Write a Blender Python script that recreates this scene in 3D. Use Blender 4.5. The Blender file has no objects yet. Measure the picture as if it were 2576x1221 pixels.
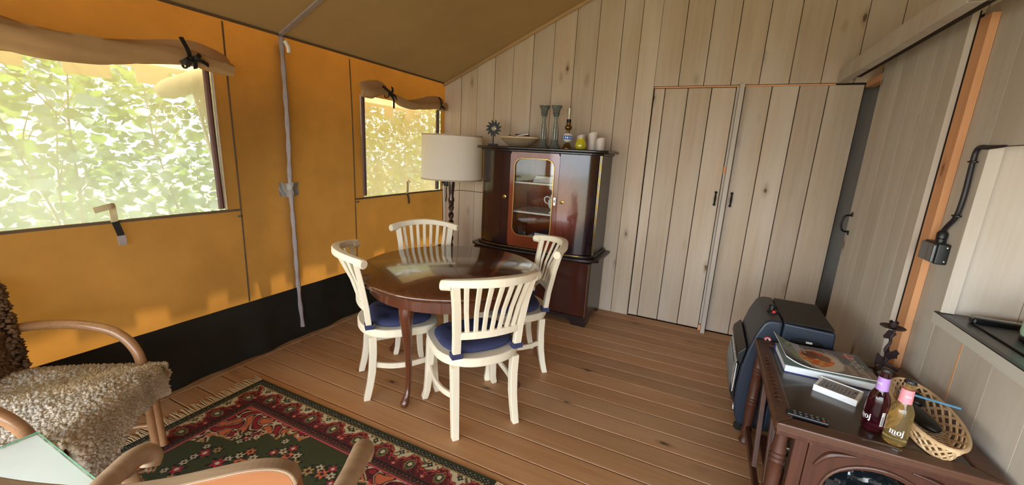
import bpy, bmesh, math, random
import numpy as np
from mathutils import Vector, Matrix

random.seed(7)
RNG = np.random.default_rng(7)
S = bpy.context.scene
COL = S.collection
PI = math.pi

# ---------------------------------------------------------------- camera
CAM_Z = 1.53
cam_data = bpy.data.cameras.new('camera')
cam_data.sensor_fit = 'HORIZONTAL'
cam_data.sensor_width = 36.0
cam_data.lens = 14.2215
cam_data.clip_start = 0.02
cam = bpy.data.objects.new('camera', cam_data)
COL.objects.link(cam)
cam.matrix_world = Matrix(((0.89935, -0.13911, 0.41450, 0.0),
                           (0.43436, 0.17595, -0.88339, 0.0),
                           (0.04996, 0.97452, 0.21866, CAM_Z),
                           (0, 0, 0, 1)))
S.camera = cam

# ---------------------------------------------------------------- light
world = bpy.data.worlds.new('sky')
S.world = world
world.use_nodes = True
wn = world.node_tree
wn.nodes.clear()
w_out = wn.nodes.new('ShaderNodeOutputWorld')
w_bg = wn.nodes.new('ShaderNodeBackground')
w_sky = wn.nodes.new('ShaderNodeTexSky')
w_sky.sky_type = 'NISHITA'
w_sky.sun_disc = False
w_sky.sun_elevation = math.radians(60)
w_sky.sun_rotation = math.radians(-100)
w_sky.air_density = 1.6
w_sky.dust_density = 4.0
w_sky.ozone_density = 1.0
w_mix = wn.nodes.new('ShaderNodeMixRGB')
w_mix.inputs['Fac'].default_value = 0.55
w_mix.inputs['Color2'].default_value = (0.84, 0.92, 1.04, 1)
w_gain = wn.nodes.new('ShaderNodeMixRGB')
w_gain.blend_type = 'MULTIPLY'
w_gain.inputs['Fac'].default_value = 1.0
w_gain.inputs['Color2'].default_value = (0.22, 0.22, 0.22, 1)
wn.links.new(w_sky.outputs['Color'], w_gain.inputs['Color1'])
wn.links.new(w_gain.outputs['Color'], w_mix.inputs['Color1'])
wn.links.new(w_mix.outputs['Color'], w_bg.inputs['Color'])
wn.links.new(w_bg.outputs['Background'], w_out.inputs['Surface'])
w_bg.inputs['Strength'].default_value = 8.0

sun_d = bpy.data.lights.new('sun', 'SUN')
sun_d.energy = 18.0
sun_d.angle = math.radians(1.2)
sun_d.color = (1.0, 0.95, 0.86)
sun = bpy.data.objects.new('sun', sun_d)
COL.objects.link(sun)
_sd = Vector((1.0, 0.12, -2.31)).normalized()      # direction the light travels
sun.rotation_euler = _sd.to_track_quat('-Z', 'Y').to_euler()

S.view_settings.view_transform = 'Standard'
S.view_settings.look = 'None'
S.view_settings.gamma = 1.0
S.view_settings.use_curve_mapping = False
S.view_settings.exposure = 0.65

# ---------------------------------------------------------------- helpers
def link(o, parent=None):
    COL.objects.link(o)
    if parent is not None:
        o.parent = parent
    return o

def tag(o, label=None, cat=None, group=None, kind=None):
    if label: o['label'] = label
    if cat: o['category'] = cat
    if group: o['group'] = group
    if kind: o['kind'] = kind
    return o

def thing(name, label, cat, loc=(0, 0, 0), rz=0.0, group=None):
    o = bpy.data.objects.new(name, None)
    o.empty_display_size = 0.1
    link(o)
    o.location = loc
    o.rotation_euler = (0, 0, rz)
    return tag(o, label, cat, group)

def copy_tree(o, parent=None):
    c = o.copy()
    COL.objects.link(c)
    c.parent = parent
    for ch in list(o.children):
        copy_tree(ch, c)
    return c

class MB:
    """collects shapes into one mesh"""
    def __init__(self):
        self.v = []; self.f = []
    def add(self, vs, fs, M=None):
        n = len(self.v)
        if M is not None:
            vs = [tuple(M @ Vector(p)) for p in vs]
        self.v += [tuple(p) for p in vs]
        self.f += [tuple(i + n for i in f) for f in fs]
        return self
    def box(self, x0, x1, y0, y1, z0, z1, M=None):
        vs = [(x, y, z) for z in (z0, z1) for y in (y0, y1) for x in (x0, x1)]
        fs = [(0, 2, 3, 1), (4, 5, 7, 6), (0, 1, 5, 4), (2, 6, 7, 3), (0, 4, 6, 2), (1, 3, 7, 5)]
        return self.add(vs, fs, M)
    def prism(self, poly, a0, a1, axis='z', M=None):
        """poly: 2-D outline; axis z: (x,y); y: (x,z); x: (y,z)"""
        n = len(poly)
        def p3(p, a):
            return {'z': (p[0], p[1], a), 'y': (p[0], a, p[1]), 'x': (a, p[0], p[1])}[axis]
        vs = [p3(p, a0) for p in poly] + [p3(p, a1) for p in poly]
        fs = [tuple(range(n))[::-1], tuple(range(n, 2 * n))]
        fs += [(i, (i + 1) % n, n + (i + 1) % n, n + i) for i in range(n)]
        return self.add(vs, fs, M)
    def rings(self, rings, closed=False, caps=True, M=None):
        """rings: list of equal-length point loops"""
        n = len(rings[0]); vs = [p for r in rings for p in r]; fs = []
        m = len(rings)
        for j in range(m if closed else m - 1):
            k = (j + 1) % m
            for i in range(n):
                i2 = (i + 1) % n
                fs.append((j * n + i, j * n + i2, k * n + i2, k * n + i))
        if caps and not closed:
            fs.append(tuple(range(n))[::-1]); fs.append(tuple(range((m - 1) * n, m * n)))
        return self.add(vs, fs, M)
    def tube(self, pts, r, n=8, closed=False, caps=True, up=None, flat=1.0, M=None):
        """round (or flattened) tube; r: number or list"""
        pts = [Vector(p) for p in pts]; m = len(pts)
        rr = r if isinstance(r, (list, tuple)) else [r] * m
        rings = []; prev = None
        for i, p in enumerate(pts):
            if closed: t = pts[(i + 1) % m] - pts[i - 1]
            else: t = pts[min(i + 1, m - 1)] - pts[max(i - 1, 0)]
            t.normalize()
            if up is not None: a = Vector(up) - t * t.dot(Vector(up))
            elif prev is None:
                a = Vector((0, 0, 1)) if abs(t.z) < 0.9 else Vector((1, 0, 0)); a = a - t * t.dot(a)
            else: a = prev - t * t.dot(prev)
            if a.length < 1e-6: a = Vector((1, 0, 0))
            a.normalize(); prev = a; b = t.cross(a)
            rings.append([tuple(p + (a * math.cos(2 * PI * k / n) + b * math.sin(2 * PI * k / n) * flat) * rr[i]) for k in range(n)])
        return self.rings(rings, closed, caps, M)
    def bar(self, pts, w, h, up=(0, 0, 1), caps=True, closed=False, M=None):
        """rectangular section: h along up, w across; w,h numbers or lists"""
        pts = [Vector(p) for p in pts]; m = len(pts); rings = []
        ww = w if isinstance(w, (list, tuple)) else [w] * m
        hh = h if isinstance(h, (list, tuple)) else [h] * m
        for i, p in enumerate(pts):
            if closed: t = pts[(i + 1) % m] - pts[i - 1]
            else: t = pts[min(i + 1, m - 1)] - pts[max(i - 1, 0)]
            t.normalize()
            a = Vector(up); a = (a - t * t.dot(a)).normalized(); b = t.cross(a)
            rings.append([tuple(p + a * (sa * hh[i] / 2) + b * (sb * ww[i] / 2)) for sa, sb in ((-1, -1), (-1, 1), (1, 1), (1, -1))])
        return self.rings(rings, closed, caps, M)
    def col(self, secs, M=None):
        """vertical post with rectangular sections (x, y, z, w, d)"""
        rings = [[(x - w / 2, y - d / 2, z), (x + w / 2, y - d / 2, z), (x + w / 2, y + d / 2, z), (x - w / 2, y + d / 2, z)] for x, y, z, w, d in secs]
        return self.rings(rings, M=M)
    def lathe(self, prof, n=24, c=(0, 0, 0), caps=True, M=None):
        rings = [[(c[0] + max(r, 1e-4) * math.cos(2 * PI * k / n), c[1] + max(r, 1e-4) * math.sin(2 * PI * k / n), c[2] + z) for k in range(n)] for r, z in prof]
        return self.rings(rings, caps=caps, M=M)
    def grid(self, fn, nu, nv, M=None):
        vs = [fn(i / nu, j / nv) for j in range(nv + 1) for i in range(nu + 1)]
        fs = [(j * (nu + 1) + i, j * (nu + 1) + i + 1, (j + 1) * (nu + 1) + i + 1, (j + 1) * (nu + 1) + i) for j in range(nv) for i in range(nu)]
        return self.add(vs, fs, M)
    def build(self, name, mat, parent=None, smooth=False, bevel=0.0, seg=2, angle=40, solid=0.0, fix=True):
        me = bpy.data.meshes.new(name)
        me.from_pydata(self.v, [], self.f)
        if fix:
            bm = bmesh.new(); bm.from_mesh(me)
            bmesh.ops.recalc_face_normals(bm, faces=bm.faces[:]); bm.to_mesh(me); bm.free()
        me.materials.append(mat)
        if smooth:
            me.shade_smooth(); me.set_sharp_from_angle(angle=math.radians(angle))
        o = bpy.data.objects.new(name, me)
        if solid:
            s = o.modifiers.new('solid', 'SOLIDIFY'); s.thickness = solid; s.offset = 0
        if bevel:
            b = o.modifiers.new('bevel', 'BEVEL'); b.width = bevel; b.segments = seg; b.limit_method = 'ANGLE'; b.angle_limit = math.radians(35)
            b.harden_normals = False
        return link(o, parent)

def box(name, mat, parent, x0, x1, y0, y1, z0, z1, bevel=0.0, M=None):
    return MB().box(x0, x1, y0, y1, z0, z1, M).build(name, mat, parent, bevel=bevel)

def smoothpath(pts, k=6):
    """Catmull-Rom through the points"""
    P = [Vector(p) for p in pts]; out = []
    for i in range(len(P) - 1):
        p0 = P[max(i - 1, 0)]; p1 = P[i]; p2 = P[i + 1]; p3 = P[min(i + 2, len(P) - 1)]
        for j in range(k):
            t = j / k
            out.append(0.5 * ((2 * p1) + (p2 - p0) * t + (2 * p0 - 5 * p1 + 4 * p2 - p3) * t * t + (3 * p1 - p0 - 3 * p2 + p3) * t ** 3))
    out.append(P[-1])
    return out

def lerp_list(vals, k=6):
    out = []
    for i in range(len(vals) - 1):
        for j in range(k):
            out.append(vals[i] + (vals[i + 1] - vals[i]) * j / k)
    return out + [vals[-1]]

# ---------------------------------------------------------------- materials
def lin(c):
    """sRGB 0-255 to linear"""
    return tuple(((v / 255) / 12.92 if v / 255 <= 0.04045 else ((v / 255 + 0.055) / 1.055) ** 2.4) for v in c) + (1.0,)

class Mat:
    def __init__(self, name):
        self.m = bpy.data.materials.new(name); self.m.use_nodes = True
        self.t = self.m.node_tree; self.n = self.t.nodes; self.p = self.n['Principled BSDF']
        self.out = self.n['Material Output']
    def node(self, ty, **kw):
        n = self.n.new(ty)
        for k, v in kw.items():
            if k in n.inputs: n.inputs[k].default_value = v
            else: setattr(n, k, v)
        return n
    def link(self, a, b): self.t.links.new(a, b)
    def coords(self, scale=(1, 1, 1), rand=True):
        tc = self.node('ShaderNodeTexCoord'); mp = self.node('ShaderNodeMapping')
        mp.inputs['Scale'].default_value = scale
        if rand:
            oi = self.node('ShaderNodeObjectInfo'); mu = self.node('ShaderNodeMath', operation='MULTIPLY'); mu.inputs[1].default_value = 37.0
            self.link(oi.outputs['Random'], mu.inputs[0])
            ad = self.node('ShaderNodeVectorMath', operation='ADD')
            cb = self.node('ShaderNodeCombineXYZ')
            for i in range(3): self.link(mu.outputs[0], cb.inputs[i])
            self.link(tc.outputs['Object'], ad.inputs[0]); self.link(cb.outputs[0], ad.inputs[1])
            self.link(ad.outputs[0], mp.inputs['Vector'])
        else:
            self.link(tc.outputs['Object'], mp.inputs['Vector'])
        return mp.outputs[0]
    def ramp(self, fac, stops):
        r = self.node('ShaderNodeValToRGB'); el = r.color_ramp.elements
        while len(el) > 1: el.remove(el[-1])
        el[0].position, el[0].color = stops[0]
        for p, c in stops[1:]:
            e = el.new(p); e.color = c
        self.link(fac, r.inputs['Fac']); return r.outputs['Color']
    def mix(self, fac, a, b, mode='MIX'):
        x = self.node('ShaderNodeMixRGB', blend_type=mode)
        for s, v in (('Fac', fac), ('Color1', a), ('Color2', b)):
            if hasattr(v, 'links') or hasattr(v, 'is_linked'): self.link(v, x.inputs[s])
            else: x.inputs[s].default_value = v
        return x.outputs['Color']
    def noise(self, vec, scale=5, detail=4, rough=0.55, dist=0.0):
        n = self.node('ShaderNodeTexNoise'); n.inputs['Scale'].default_value = scale; n.inputs['Detail'].default_value = detail
        n.inputs['Roughness'].default_value = rough; n.inputs['Distortion'].default_value = dist
        self.link(vec, n.inputs['Vector']); return n.outputs['Fac']
    def bump(self, h, strength=0.2, dist=0.01):
        b = self.node('ShaderNodeBump'); b.inputs['Strength'].default_value = strength; b.inputs['Distance'].default_value = dist
        self.link(h, b.inputs['Height']); self.link(b.outputs['Normal'], self.p.inputs['Normal']); return b.outputs['Normal']
    def color(self, c):
        if hasattr(c, 'is_linked'): self.link(c, self.p.inputs['Base Color'])
        else: self.p.inputs['Base Color'].default_value = c
        return self
    def set(self, **kw):
        for k, v in kw.items(): self.p.inputs[k.replace('_', ' ')].default_value = v
        return self

def plain(name, rgb, rough=0.5, metal=0.0, mottled=0.12, scale=14.0, bump=0.0, coat=0.0, spec=0.5):
    M = Mat(name); c = lin(rgb)
    v = M.coords()
    n = M.noise(v, scale, 4)
    lo = tuple(x * (1 - mottled) for x in c[:3]) + (1,); hi = tuple(min(1, x * (1 + mottled)) for x in c[:3]) + (1,)
    M.color(M.ramp(n, [(0.3, lo), (0.7, hi)]))
    M.set(Roughness=rough, Metallic=metal, Coat_Weight=coat, Specular_IOR_Level=spec)
    if bump: M.bump(M.noise(v, scale * 6, 3), bump, 0.004)
    return M.m

def wood(name, base, dark, axis='z', rough=0.6, grain=1.0, knots=0.0, knotcol=None, tint=0.14, coat=0.0, fine=40.0, wash=None, bump=0.15, spec=0.4):
    M = Mat(name)
    ax = 'xyz'.index(axis)
    sc = [fine] * 3; sc[ax] = fine * 0.035
    v = M.coords(tuple(sc))
    g = M.noise(v, 1.0, 5, 0.6, 0.6)
    col = M.ramp(g, [(0.25, lin(dark)), (0.5, tuple(0.5 * (a + b) for a, b in zip(lin(dark), lin(base)))), (0.72, lin(base))])
    col = M.mix(1.0 - 0.55 * grain if grain < 1 else 0.35, col, lin(base))
    # broad blotches
    sc2 = [5.0] * 3; sc2[ax] = 0.9
    v2 = M.coords(tuple(sc2))
    b = M.noise(v2, 1.0, 3)
    if wash:
        f = M.ramp(b, [(0.42, (0, 0, 0, 1)), (0.68, (1, 1, 1, 1))])
        fm = M.node('ShaderNodeMath', operation='MULTIPLY'); fm.inputs[1].default_value = 0.55
        M.link(f, fm.inputs[0]); col = M.mix(fm.outputs[0], col, lin(wash))
    # each piece has its own tone
    oi = M.node('ShaderNodeObjectInfo')
    tone = M.ramp(oi.outputs['Random'], [(0, (1 - tint,) * 3 + (1,)), (1, (1 + tint * 0.6,) * 3 + (1,))])
    col = M.mix(1.0, col, tone, 'MULTIPLY')
    if knots > 0:
        sk = [4.6] * 3; sk[ax] = 1.9
        vk = M.coords(tuple(sk))
        vo = M.node('ShaderNodeTexVoronoi', feature='F1'); vo.inputs['Scale'].default_value = knots
        M.link(vk, vo.inputs['Vector'])
        nz = M.noise(M.coords((30, 30, 30)), 1.0, 2)
        ad = M.node('ShaderNodeMath', operation='MULTIPLY_ADD'); ad.inputs[1].default_value = 0.08; M.link(nz, ad.inputs[0]); M.link(vo.outputs['Distance'], ad.inputs[2])
        k = M.ramp(ad.outputs[0], [(0.10, (1, 1, 1, 1)), (0.15, (0.5, 0.5, 0.5, 1)), (0.20, (0, 0, 0, 1))])
        col = M.mix(k, col, M.mix(0.35, col, lin(knotcol or dark)))
        k2 = M.ramp(ad.outputs[0], [(0.075, (1, 1, 1, 1)), (0.11, (0, 0, 0, 1))])
        col = M.mix(k2, col, lin(knotcol or dark))
    M.color(col); M.set(Roughness=rough, Coat_Weight=coat, Coat_Roughness=0.08, Specular_IOR_Level=spec)
    if bump: M.bump(g, bump, 0.002)
    return M.m

def cloth(name, diff, trans, mixf=0.5, weave=900.0, stain=0.25):
    """canvas that lets daylight through"""
    M = Mat(name); M.n.remove(M.p)
    v = M.coords((1, 1, 1), rand=False)
    st = M.noise(v, 1.7, 5, 0.6)
    wv = M.noise(v, weave * 0.25, 2)
    tone = M.ramp(st, [(0.3, (1 - stain,) * 3 + (1,)), (0.65, (1, 1, 1, 1))])
    d = M.node('ShaderNodeBsdfDiffuse'); t = M.node('ShaderNodeBsdfTranslucent'); mx = M.node('ShaderNodeMixShader')
    M.link(M.mix(1.0, lin(diff), tone, 'MULTIPLY'), d.inputs['Color'])
    M.link(M.mix(1.0, lin(trans), tone, 'MULTIPLY'), t.inputs['Color'])
    bp = M.node('ShaderNodeBump'); bp.inputs['Strength'].default_value = 0.15; bp.inputs['Distance'].default_value = 0.002
    M.link(wv, bp.inputs['Height']); M.link(bp.outputs['Normal'], d.inputs['Normal'])
    mx.inputs['Fac'].default_value = mixf
    M.link(d.outputs[0], mx.inputs[1]); M.link(t.outputs[0], mx.inputs[2]); M.link(mx.outputs[0], M.out.inputs['Surface'])
    return M.m

def film(name, haze_col, haze, clear=0.9):
    """clear window film, clouded by age"""
    M = Mat(name); M.n.remove(M.p)
    v = M.coords((1, 1, 1), rand=False)
    n = M.noise(v, 2.2, 5, 0.6, 0.8)
    f = M.ramp(n, [(0.3, (haze * 0.8,) * 3 + (1,)), (0.7, (min(1, haze * 1.2),) * 3 + (1,))])
    tr = M.node('ShaderNodeBsdfTransparent'); tl = M.node('ShaderNodeBsdfTranslucent'); gl = M.node('ShaderNodeBsdfGlossy')
    gl.inputs['Roughness'].default_value = 0.08
    tr.inputs['Color'].default_value = (clear, clear, clear * 0.97, 1); tl.inputs['Color'].default_value = lin(haze_col)
    m1 = M.node('ShaderNodeMixShader'); m2 = M.node('ShaderNodeMixShader'); m2.inputs['Fac'].default_value = 0.04
    M.link(f, m1.inputs['Fac']); M.link(tr.outputs[0], m1.inputs[1]); M.link(tl.outputs[0], m1.inputs[2])
    M.link(m1.outputs[0], m2.inputs[1]); M.link(gl.outputs[0], m2.inputs[2]); M.link(m2.outputs[0], M.out.inputs['Surface'])
    return M.m

def attr_mat(name, rough=0.9, noise=0.12, scale=300.0, bump=0.0, coat=0.0):
    """colours woven or printed on the piece, laid out on its mesh"""
    M = Mat(name)
    a = M.node('ShaderNodeAttribute', attribute_name='Col')
    n = M.noise(M.coords((1, 1, 1), rand=False), scale, 2)
    t = M.ramp(n, [(0.3, (1 - noise,) * 3 + (1,)), (0.7, (1 + noise * 0.5,) * 3 + (1,))])
    M.color(M.mix(1.0, a.outputs['Color'], t, 'MULTIPLY')); M.set(Roughness=rough, Coat_Weight=coat)
    if bump: M.bump(n, bump, 0.003)
    return M.m

def glassy(name, rgb, rough=0.02, ior=1.45, alpha=None):
    M = Mat(name); M.color(lin(rgb)); M.set(Roughness=rough, IOR=ior, Transmission_Weight=1.0)
    return M.m

def pane(name, tint=(0.97, 0.98, 0.97, 1), refl=0.10, rough=0.03):
    """thin window glass"""
    M = Mat(name); M.n.remove(M.p)
    tr = M.node('ShaderNodeBsdfTransparent'); gl = M.node('ShaderNodeBsdfGlossy'); mx = M.node('ShaderNodeMixShader')
    tr.inputs['Color'].default_value = tint; gl.inputs['Roughness'].default_value = rough
    mx.inputs['Fac'].default_value = refl
    M.link(tr.outputs[0], mx.inputs[1]); M.link(gl.outputs[0], mx.inputs[2]); M.link(mx.outputs[0], M.out.inputs['Surface'])
    return M.m

MT = {}
MT['board'] = wood('whitewashed_board', (196, 176, 154), (158, 136, 112), 'z', 0.75, 0.8, 1.0, (104, 80, 58), 0.10, wash=(204, 192, 178), bump=0.2)
MT['board_gray'] = wood('grey_washed_board', (196, 186, 174), (164, 151, 136), 'z', 0.75, 0.8, 0.8, (120, 98, 78), 0.06, wash=(208, 205, 198), bump=0.2)
MT['orange_wood'] = wood('raw_orange_lath', (222, 166, 120), (202, 136, 90), 'z', 0.65, 0.9, 1.0, (130, 70, 40), 0.05)
MT['plank'] = wood('pine_floor_plank', (190, 142, 98), (146, 100, 62), 'x', 0.45, 1.0, 1.15, (62, 34, 18), 0.16, fine=34, wash=(194, 156, 118), bump=0.15)
MT['backing'] = plain('dark_backing', (42, 32, 24), 0.9)
MT['subfloor'] = plain('dark_subfloor', (44, 30, 20), 0.9)
MT['canvas'] = cloth('orange_canvas', (152, 114, 68), (120, 79, 29), 0.40)
MT['roof'] = cloth('roof_canvas', (152, 126, 86), (130, 100, 56), 0.012, stain=0.12)
MT['outer'] = cloth('pale_outer_canvas', (225, 215, 195), (225, 200, 150), 0.35, stain=0.1)
MT['flap'] = cloth('rolled_flap_canvas', (196, 160, 116), (150, 110, 60), 0.12)
MT['skirt'] = plain('black_green_groundsheet', (22, 27, 25), 0.38, 0, 0.2, 6, 0.1)
MT['seam'] = plain('seam_tape', (92, 74, 54), 0.8)
MT['greystrip'] = plain('grey_webbing', (150, 138, 136), 0.8, bump=0.3)
MT['tape'] = plain('grey_duct_tape', (138, 134, 128), 0.45, bump=0.3)
MT['zip'] = plain('brown_zip', (82, 50, 44), 0.5, bump=0.3)
MT['black'] = plain('black_webbing', (20, 19, 18), 0.7)
MT['white_edge'] = plain('white_piping', (226, 224, 214), 0.6)
MT['film'] = film('window_film', (166, 165, 142), 0.50, 0.50)
MT['film_old'] = film('yellowed_window_film', (142, 126, 90), 0.78, 0.55)
MT['cream'] = wood('cream_painted_wood', (236, 225, 202), (218, 199, 164), 'z', 0.5, 0.7, 0, None, 0.05, bump=0.1)
MT['cushion'] = plain('blue_cushion_cotton', (48, 53, 88), 0.85, 0, 0.15, 60, 0.3)
MT['mahogany'] = wood('mahogany', (104, 58, 36), (64, 30, 18), 'z', 0.25, 1.0, 0, None, 0.1, coat=0.6, fine=26)
MT['tabletop'] = wood('varnished_mahogany_top', (92, 52, 30), (60, 30, 18), 'x', 0.2, 1.0, 0, None, 0.03, coat=0.8, fine=22, bump=0.03)
MT['cab_dark'] = plain('ebonised_mahogany', (30, 19, 18), 0.32, 0, 0.3, 5, 0, 0.2)
MT['cab_red'] = wood('red_mahogany_veneer', (136, 62, 34), (86, 34, 20), 'z', 0.18, 1.0, 0, None, 0.06, coat=0.9, fine=16, bump=0.03)
MT['cab_low'] = wood('dark_red_mahogany', (74, 32, 22), (44, 18, 14), 'z', 0.2, 1.0, 0, None, 0.06, coat=0.5, fine=16, bump=0.03)
MT['gold'] = plain('brass_inlay', (200, 165, 100), 0.3, 0.9)
MT['brass'] = plain('aged_brass', (120, 92, 52), 0.35, 0.9)
MT['black_iron'] = plain('black_iron', (24, 23, 22), 0.45, 0.5)
MT['shelfw'] = plain('pale_shelf_edge', (214, 214, 208), 0.4)
MT['pane'] = pane('thin_glass', refl=0.07)
MT['porcelain'] = plain('white_porcelain', (228, 228, 224), 0.2, 0, 0.03, 20, 0, 0.4)
MT['paper'] = plain('paper', (214, 212, 206), 0.8, 0, 0.06)
MT['shade'] = cloth('cream_lamp_shade', (240, 234, 224), (236, 226, 206), 0.3, stain=0.04)
MT['darkwood'] = wood('dark_turned_wood', (62, 40, 30), (34, 20, 14), 'z', 0.3, 1.0, 0, None, 0.05, coat=0.4)
MT['oak'] = wood('dark_carved_oak', (84, 46, 30), (42, 22, 15), 'z', 0.45, 1.0, 0, None, 0.08, coat=0.1)
MT['oakx'] = wood('dark_oak_top', (58, 40, 31), (40, 27, 20), 'y', 0.3, 1.0, 0, None, 0.06, coat=0.5, bump=0.05)
MT['oakrim'] = wood('worn_oak_rim', (94, 60, 42), (50, 30, 20), 'x', 0.45, 1.0, 0, None, 0.1, coat=0.2)
MT['navy'] = plain('navy_heater_enamel', (36, 44, 58), 0.38, 0.1, 0.08, 40)
MT['navy_top'] = plain('dark_heater_top', (42, 40, 42), 0.55, 0.1, 0.08, 90, 0.1)
MT['plastic'] = plain('black_plastic', (18, 18, 19), 0.4)
MT['chrome'] = plain('wire_chrome', (190, 190, 186), 0.25, 1.0)
MT['guard'] = plain('dull_wire', (112, 110, 106), 0.4, 0.9)
MT['red'] = plain('red_plastic', (190, 36, 32), 0.4)
MT['white'] = plain('white_plastic', (232, 234, 236), 0.45, 0, 0.03)
MT['rattan'] = wood('rattan_cane', (176, 128, 86), (112, 74, 48), 'x', 0.35, 0.8, 0, None, 0.08, coat=0.4)
MT['oldwood'] = wood('worn_pale_wood', (178, 150, 120), (122, 92, 68), 'x', 0.55, 0.9, 0, None, 0.05)
MT['oldwood_orange'] = wood('worn_orange_wood', (160, 104, 66), (126, 78, 46), 'x', 0.5, 0.8, 0, None, 0.05)
MT['fleece'] = plain('sheepskin', (204, 192, 174), 0.95, 0, 0.30, 8, 0.0)
MT['fleece_dark'] = plain('brown_sheepskin', (112, 84, 60), 0.95, 0, 0.4, 9, 0.4)
MT['stone'] = plain('pale_grey_slab', (226, 231, 233), 0.5, 0, 0.06, 5)  # pale grey, lifted towards white to stand in for window reflection
MT['greenglass'] = glassy('green_glass_edge', (150, 215, 190), 0.02)
MT['iron_brown'] = plain('wrought_iron', (66, 54, 56), 0.55, 0.6, 0.2)
MT['wicker'] = wood('basket_wicker', (222, 192, 152), (180, 140, 98), 'x', 0.55, 0.8, 0, None, 0.05)
MT['worktop'] = plain('dark_grey_worktop', (58, 56, 56), 0.3, 0, 0.15, 220)
MT['paintstrip'] = wood('pale_edge_strip', (208, 206, 200), (188, 184, 178), 'y', 0.6, 0.6, 0.6, (130, 120, 105), 0.04)
MT['mint'] = plain('mint_enamel', (176, 214, 192), 0.3, 0, 0.03)
MT['grass'] = plain('dry_grass', (108, 106, 82), 0.9, 0, 0.4, 3)
MT['bark'] = plain('bark', (120, 96, 72), 0.85, 0, 0.3)

# ================================================================= the setting
XL, YB, WR = -2.769, 3.96, 1.0        # left canvas wall, back wall, right wall
YF = -1.8                             # open front of the tent
YS = -0.62                            # left canvas wall cut short here, unseen gap added to let in side light
EZ, SL, RX = 2.231, 0.44, 0.0         # eave height, roof pitch, ridge
RZ = EZ + SL * (RX - XL)
def roof(x): return RZ - SL * abs(x - RX)

# ---- ground outside and floor
ground = MB().box(-30, 30, -30, 30, -0.55, -0.5).build('ground', MT['grass'])
tag(ground, kind='structure')
floor = box('floor', MT['subfloor'], None, XL - 0.05, 2.8, YF, YB + 0.34, -0.5, -0.024)
tag(floor, kind='structure')
y = 1.511 - 0.1445 * 22
edges = []
while y < YB - 0.02:
    edges.append(y); y += 0.1445
edges.append(YB)
plank_mesh = None
for a, b in zip(edges[:-1], edges[1:]):
    p = MB().box(-2.70, 2.74, -(b - a) / 2 + 0.003, (b - a) / 2 - 0.003, -0.024, 0.0).build('plank', MT['plank'], floor, bevel=0.004, seg=2)
    p.location = (0, (a + b) / 2, 0)
bb = box('baseboard_left', MT['plank'], None, XL + 0.004, -2.703, YF, YB - 0.03, -0.02, 0.006, 0.003)
tag(bb, kind='structure')

# ---- back wall of upright boards, with the two cupboard doors
seams = [-2.769, -2.564, -2.362, -2.153, -1.945, -1.73, -1.516, -1.303, -1.089, -0.873, -0.71, -0.547]
k = 0.9937
wall_back = MB()
wall_back.prism([(XL, 0), (-0.548, 0), (-0.548, 2.15), (2.769, 2.15), (2.769, EZ), (RX, RZ), (XL, EZ)], 3.985, 4.04, 'y')
wall_back.box(-0.548, 0.952, 3.996, 4.04, -0.2, 2.15)
wall_back = wall_back.build('wall_back', MT['backing'])
tag(wall_back, kind='structure')
def board(parent, x0, x1, yf, z0, z1a, z1b, th=0.022, gap=0.0022, mat='board'):
    x0 += gap; x1 -= gap; c = (x0 + x1) / 2
    m = MB().prism([(x0 - c, z0), (x1 - c, z0), (x1 - c, z1b), (x0 - c, z1a)], 0, th, 'y')
    o = m.build('board', MT[mat], parent, bevel=0.0025, seg=1)
    o.location = (c, yf, 0)
    return o
for i in range(len(seams) - 1):
    x0, x1 = (seams[i] * k if i else XL + 0.004), seams[i + 1] * k
    board(wall_back, x0, x1, 3.935 + (i % 2) * 0.003, 0.002, roof(x0) - 0.004, roof(x1) - 0.004, 0.045)
xs = [-0.547, -0.346, -0.146, 0.057, 0.259, 0.462, 0.667, 0.869, 1.07, 1.28, 1.49, 1.7]
for i in range(len(xs) - 1):
    x0, x1 = xs[i], xs[i + 1]
    z0 = 2.156 if x1 < 0.95 else 2.156
    za, zb = roof(x0) - 0.004, roof(x1) - 0.004
    if x0 < 0 < x1:
        board(wall_back, x0, x1, 3.945, z0, za, zb, 0.034)
    else:
        board(wall_back, x0, x1, 3.945 + (i % 2) * 0.002, z0, za, zb, 0.034)
lath = box('trim_1', MT['orange_wood'], None, -0.54, 0.765, 3.952, 3.985, 2.142, 2.152)
tag(lath, kind='structure')

def pull(parent, x, yf, z0, z1, mat):
    m = MB()
    for z in (z0, z1):
        m.lathe([(0.011, 0.0), (0.012, 0.004), (0.008, 0.008)], 12, M=Matrix.Translation((x, yf, z)) @ Matrix.Rotation(PI / 2, 4, 'X'))
    zm = (z0 + z1) / 2; h = (z1 - z0) / 2
    m.tube(smoothpath([(x, yf - 0.004, z0), (x, yf - 0.028, z0 + 0.25 * h), (x, yf - 0.032, zm), (x, yf - 0.028, z1 - 0.25 * h), (x, yf - 0.004, z1)], 4),
           lerp_list([0.005, 0.006, 0.009, 0.006, 0.005], 4), 8)
    return m.build('handle', mat, parent, smooth=True)

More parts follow.
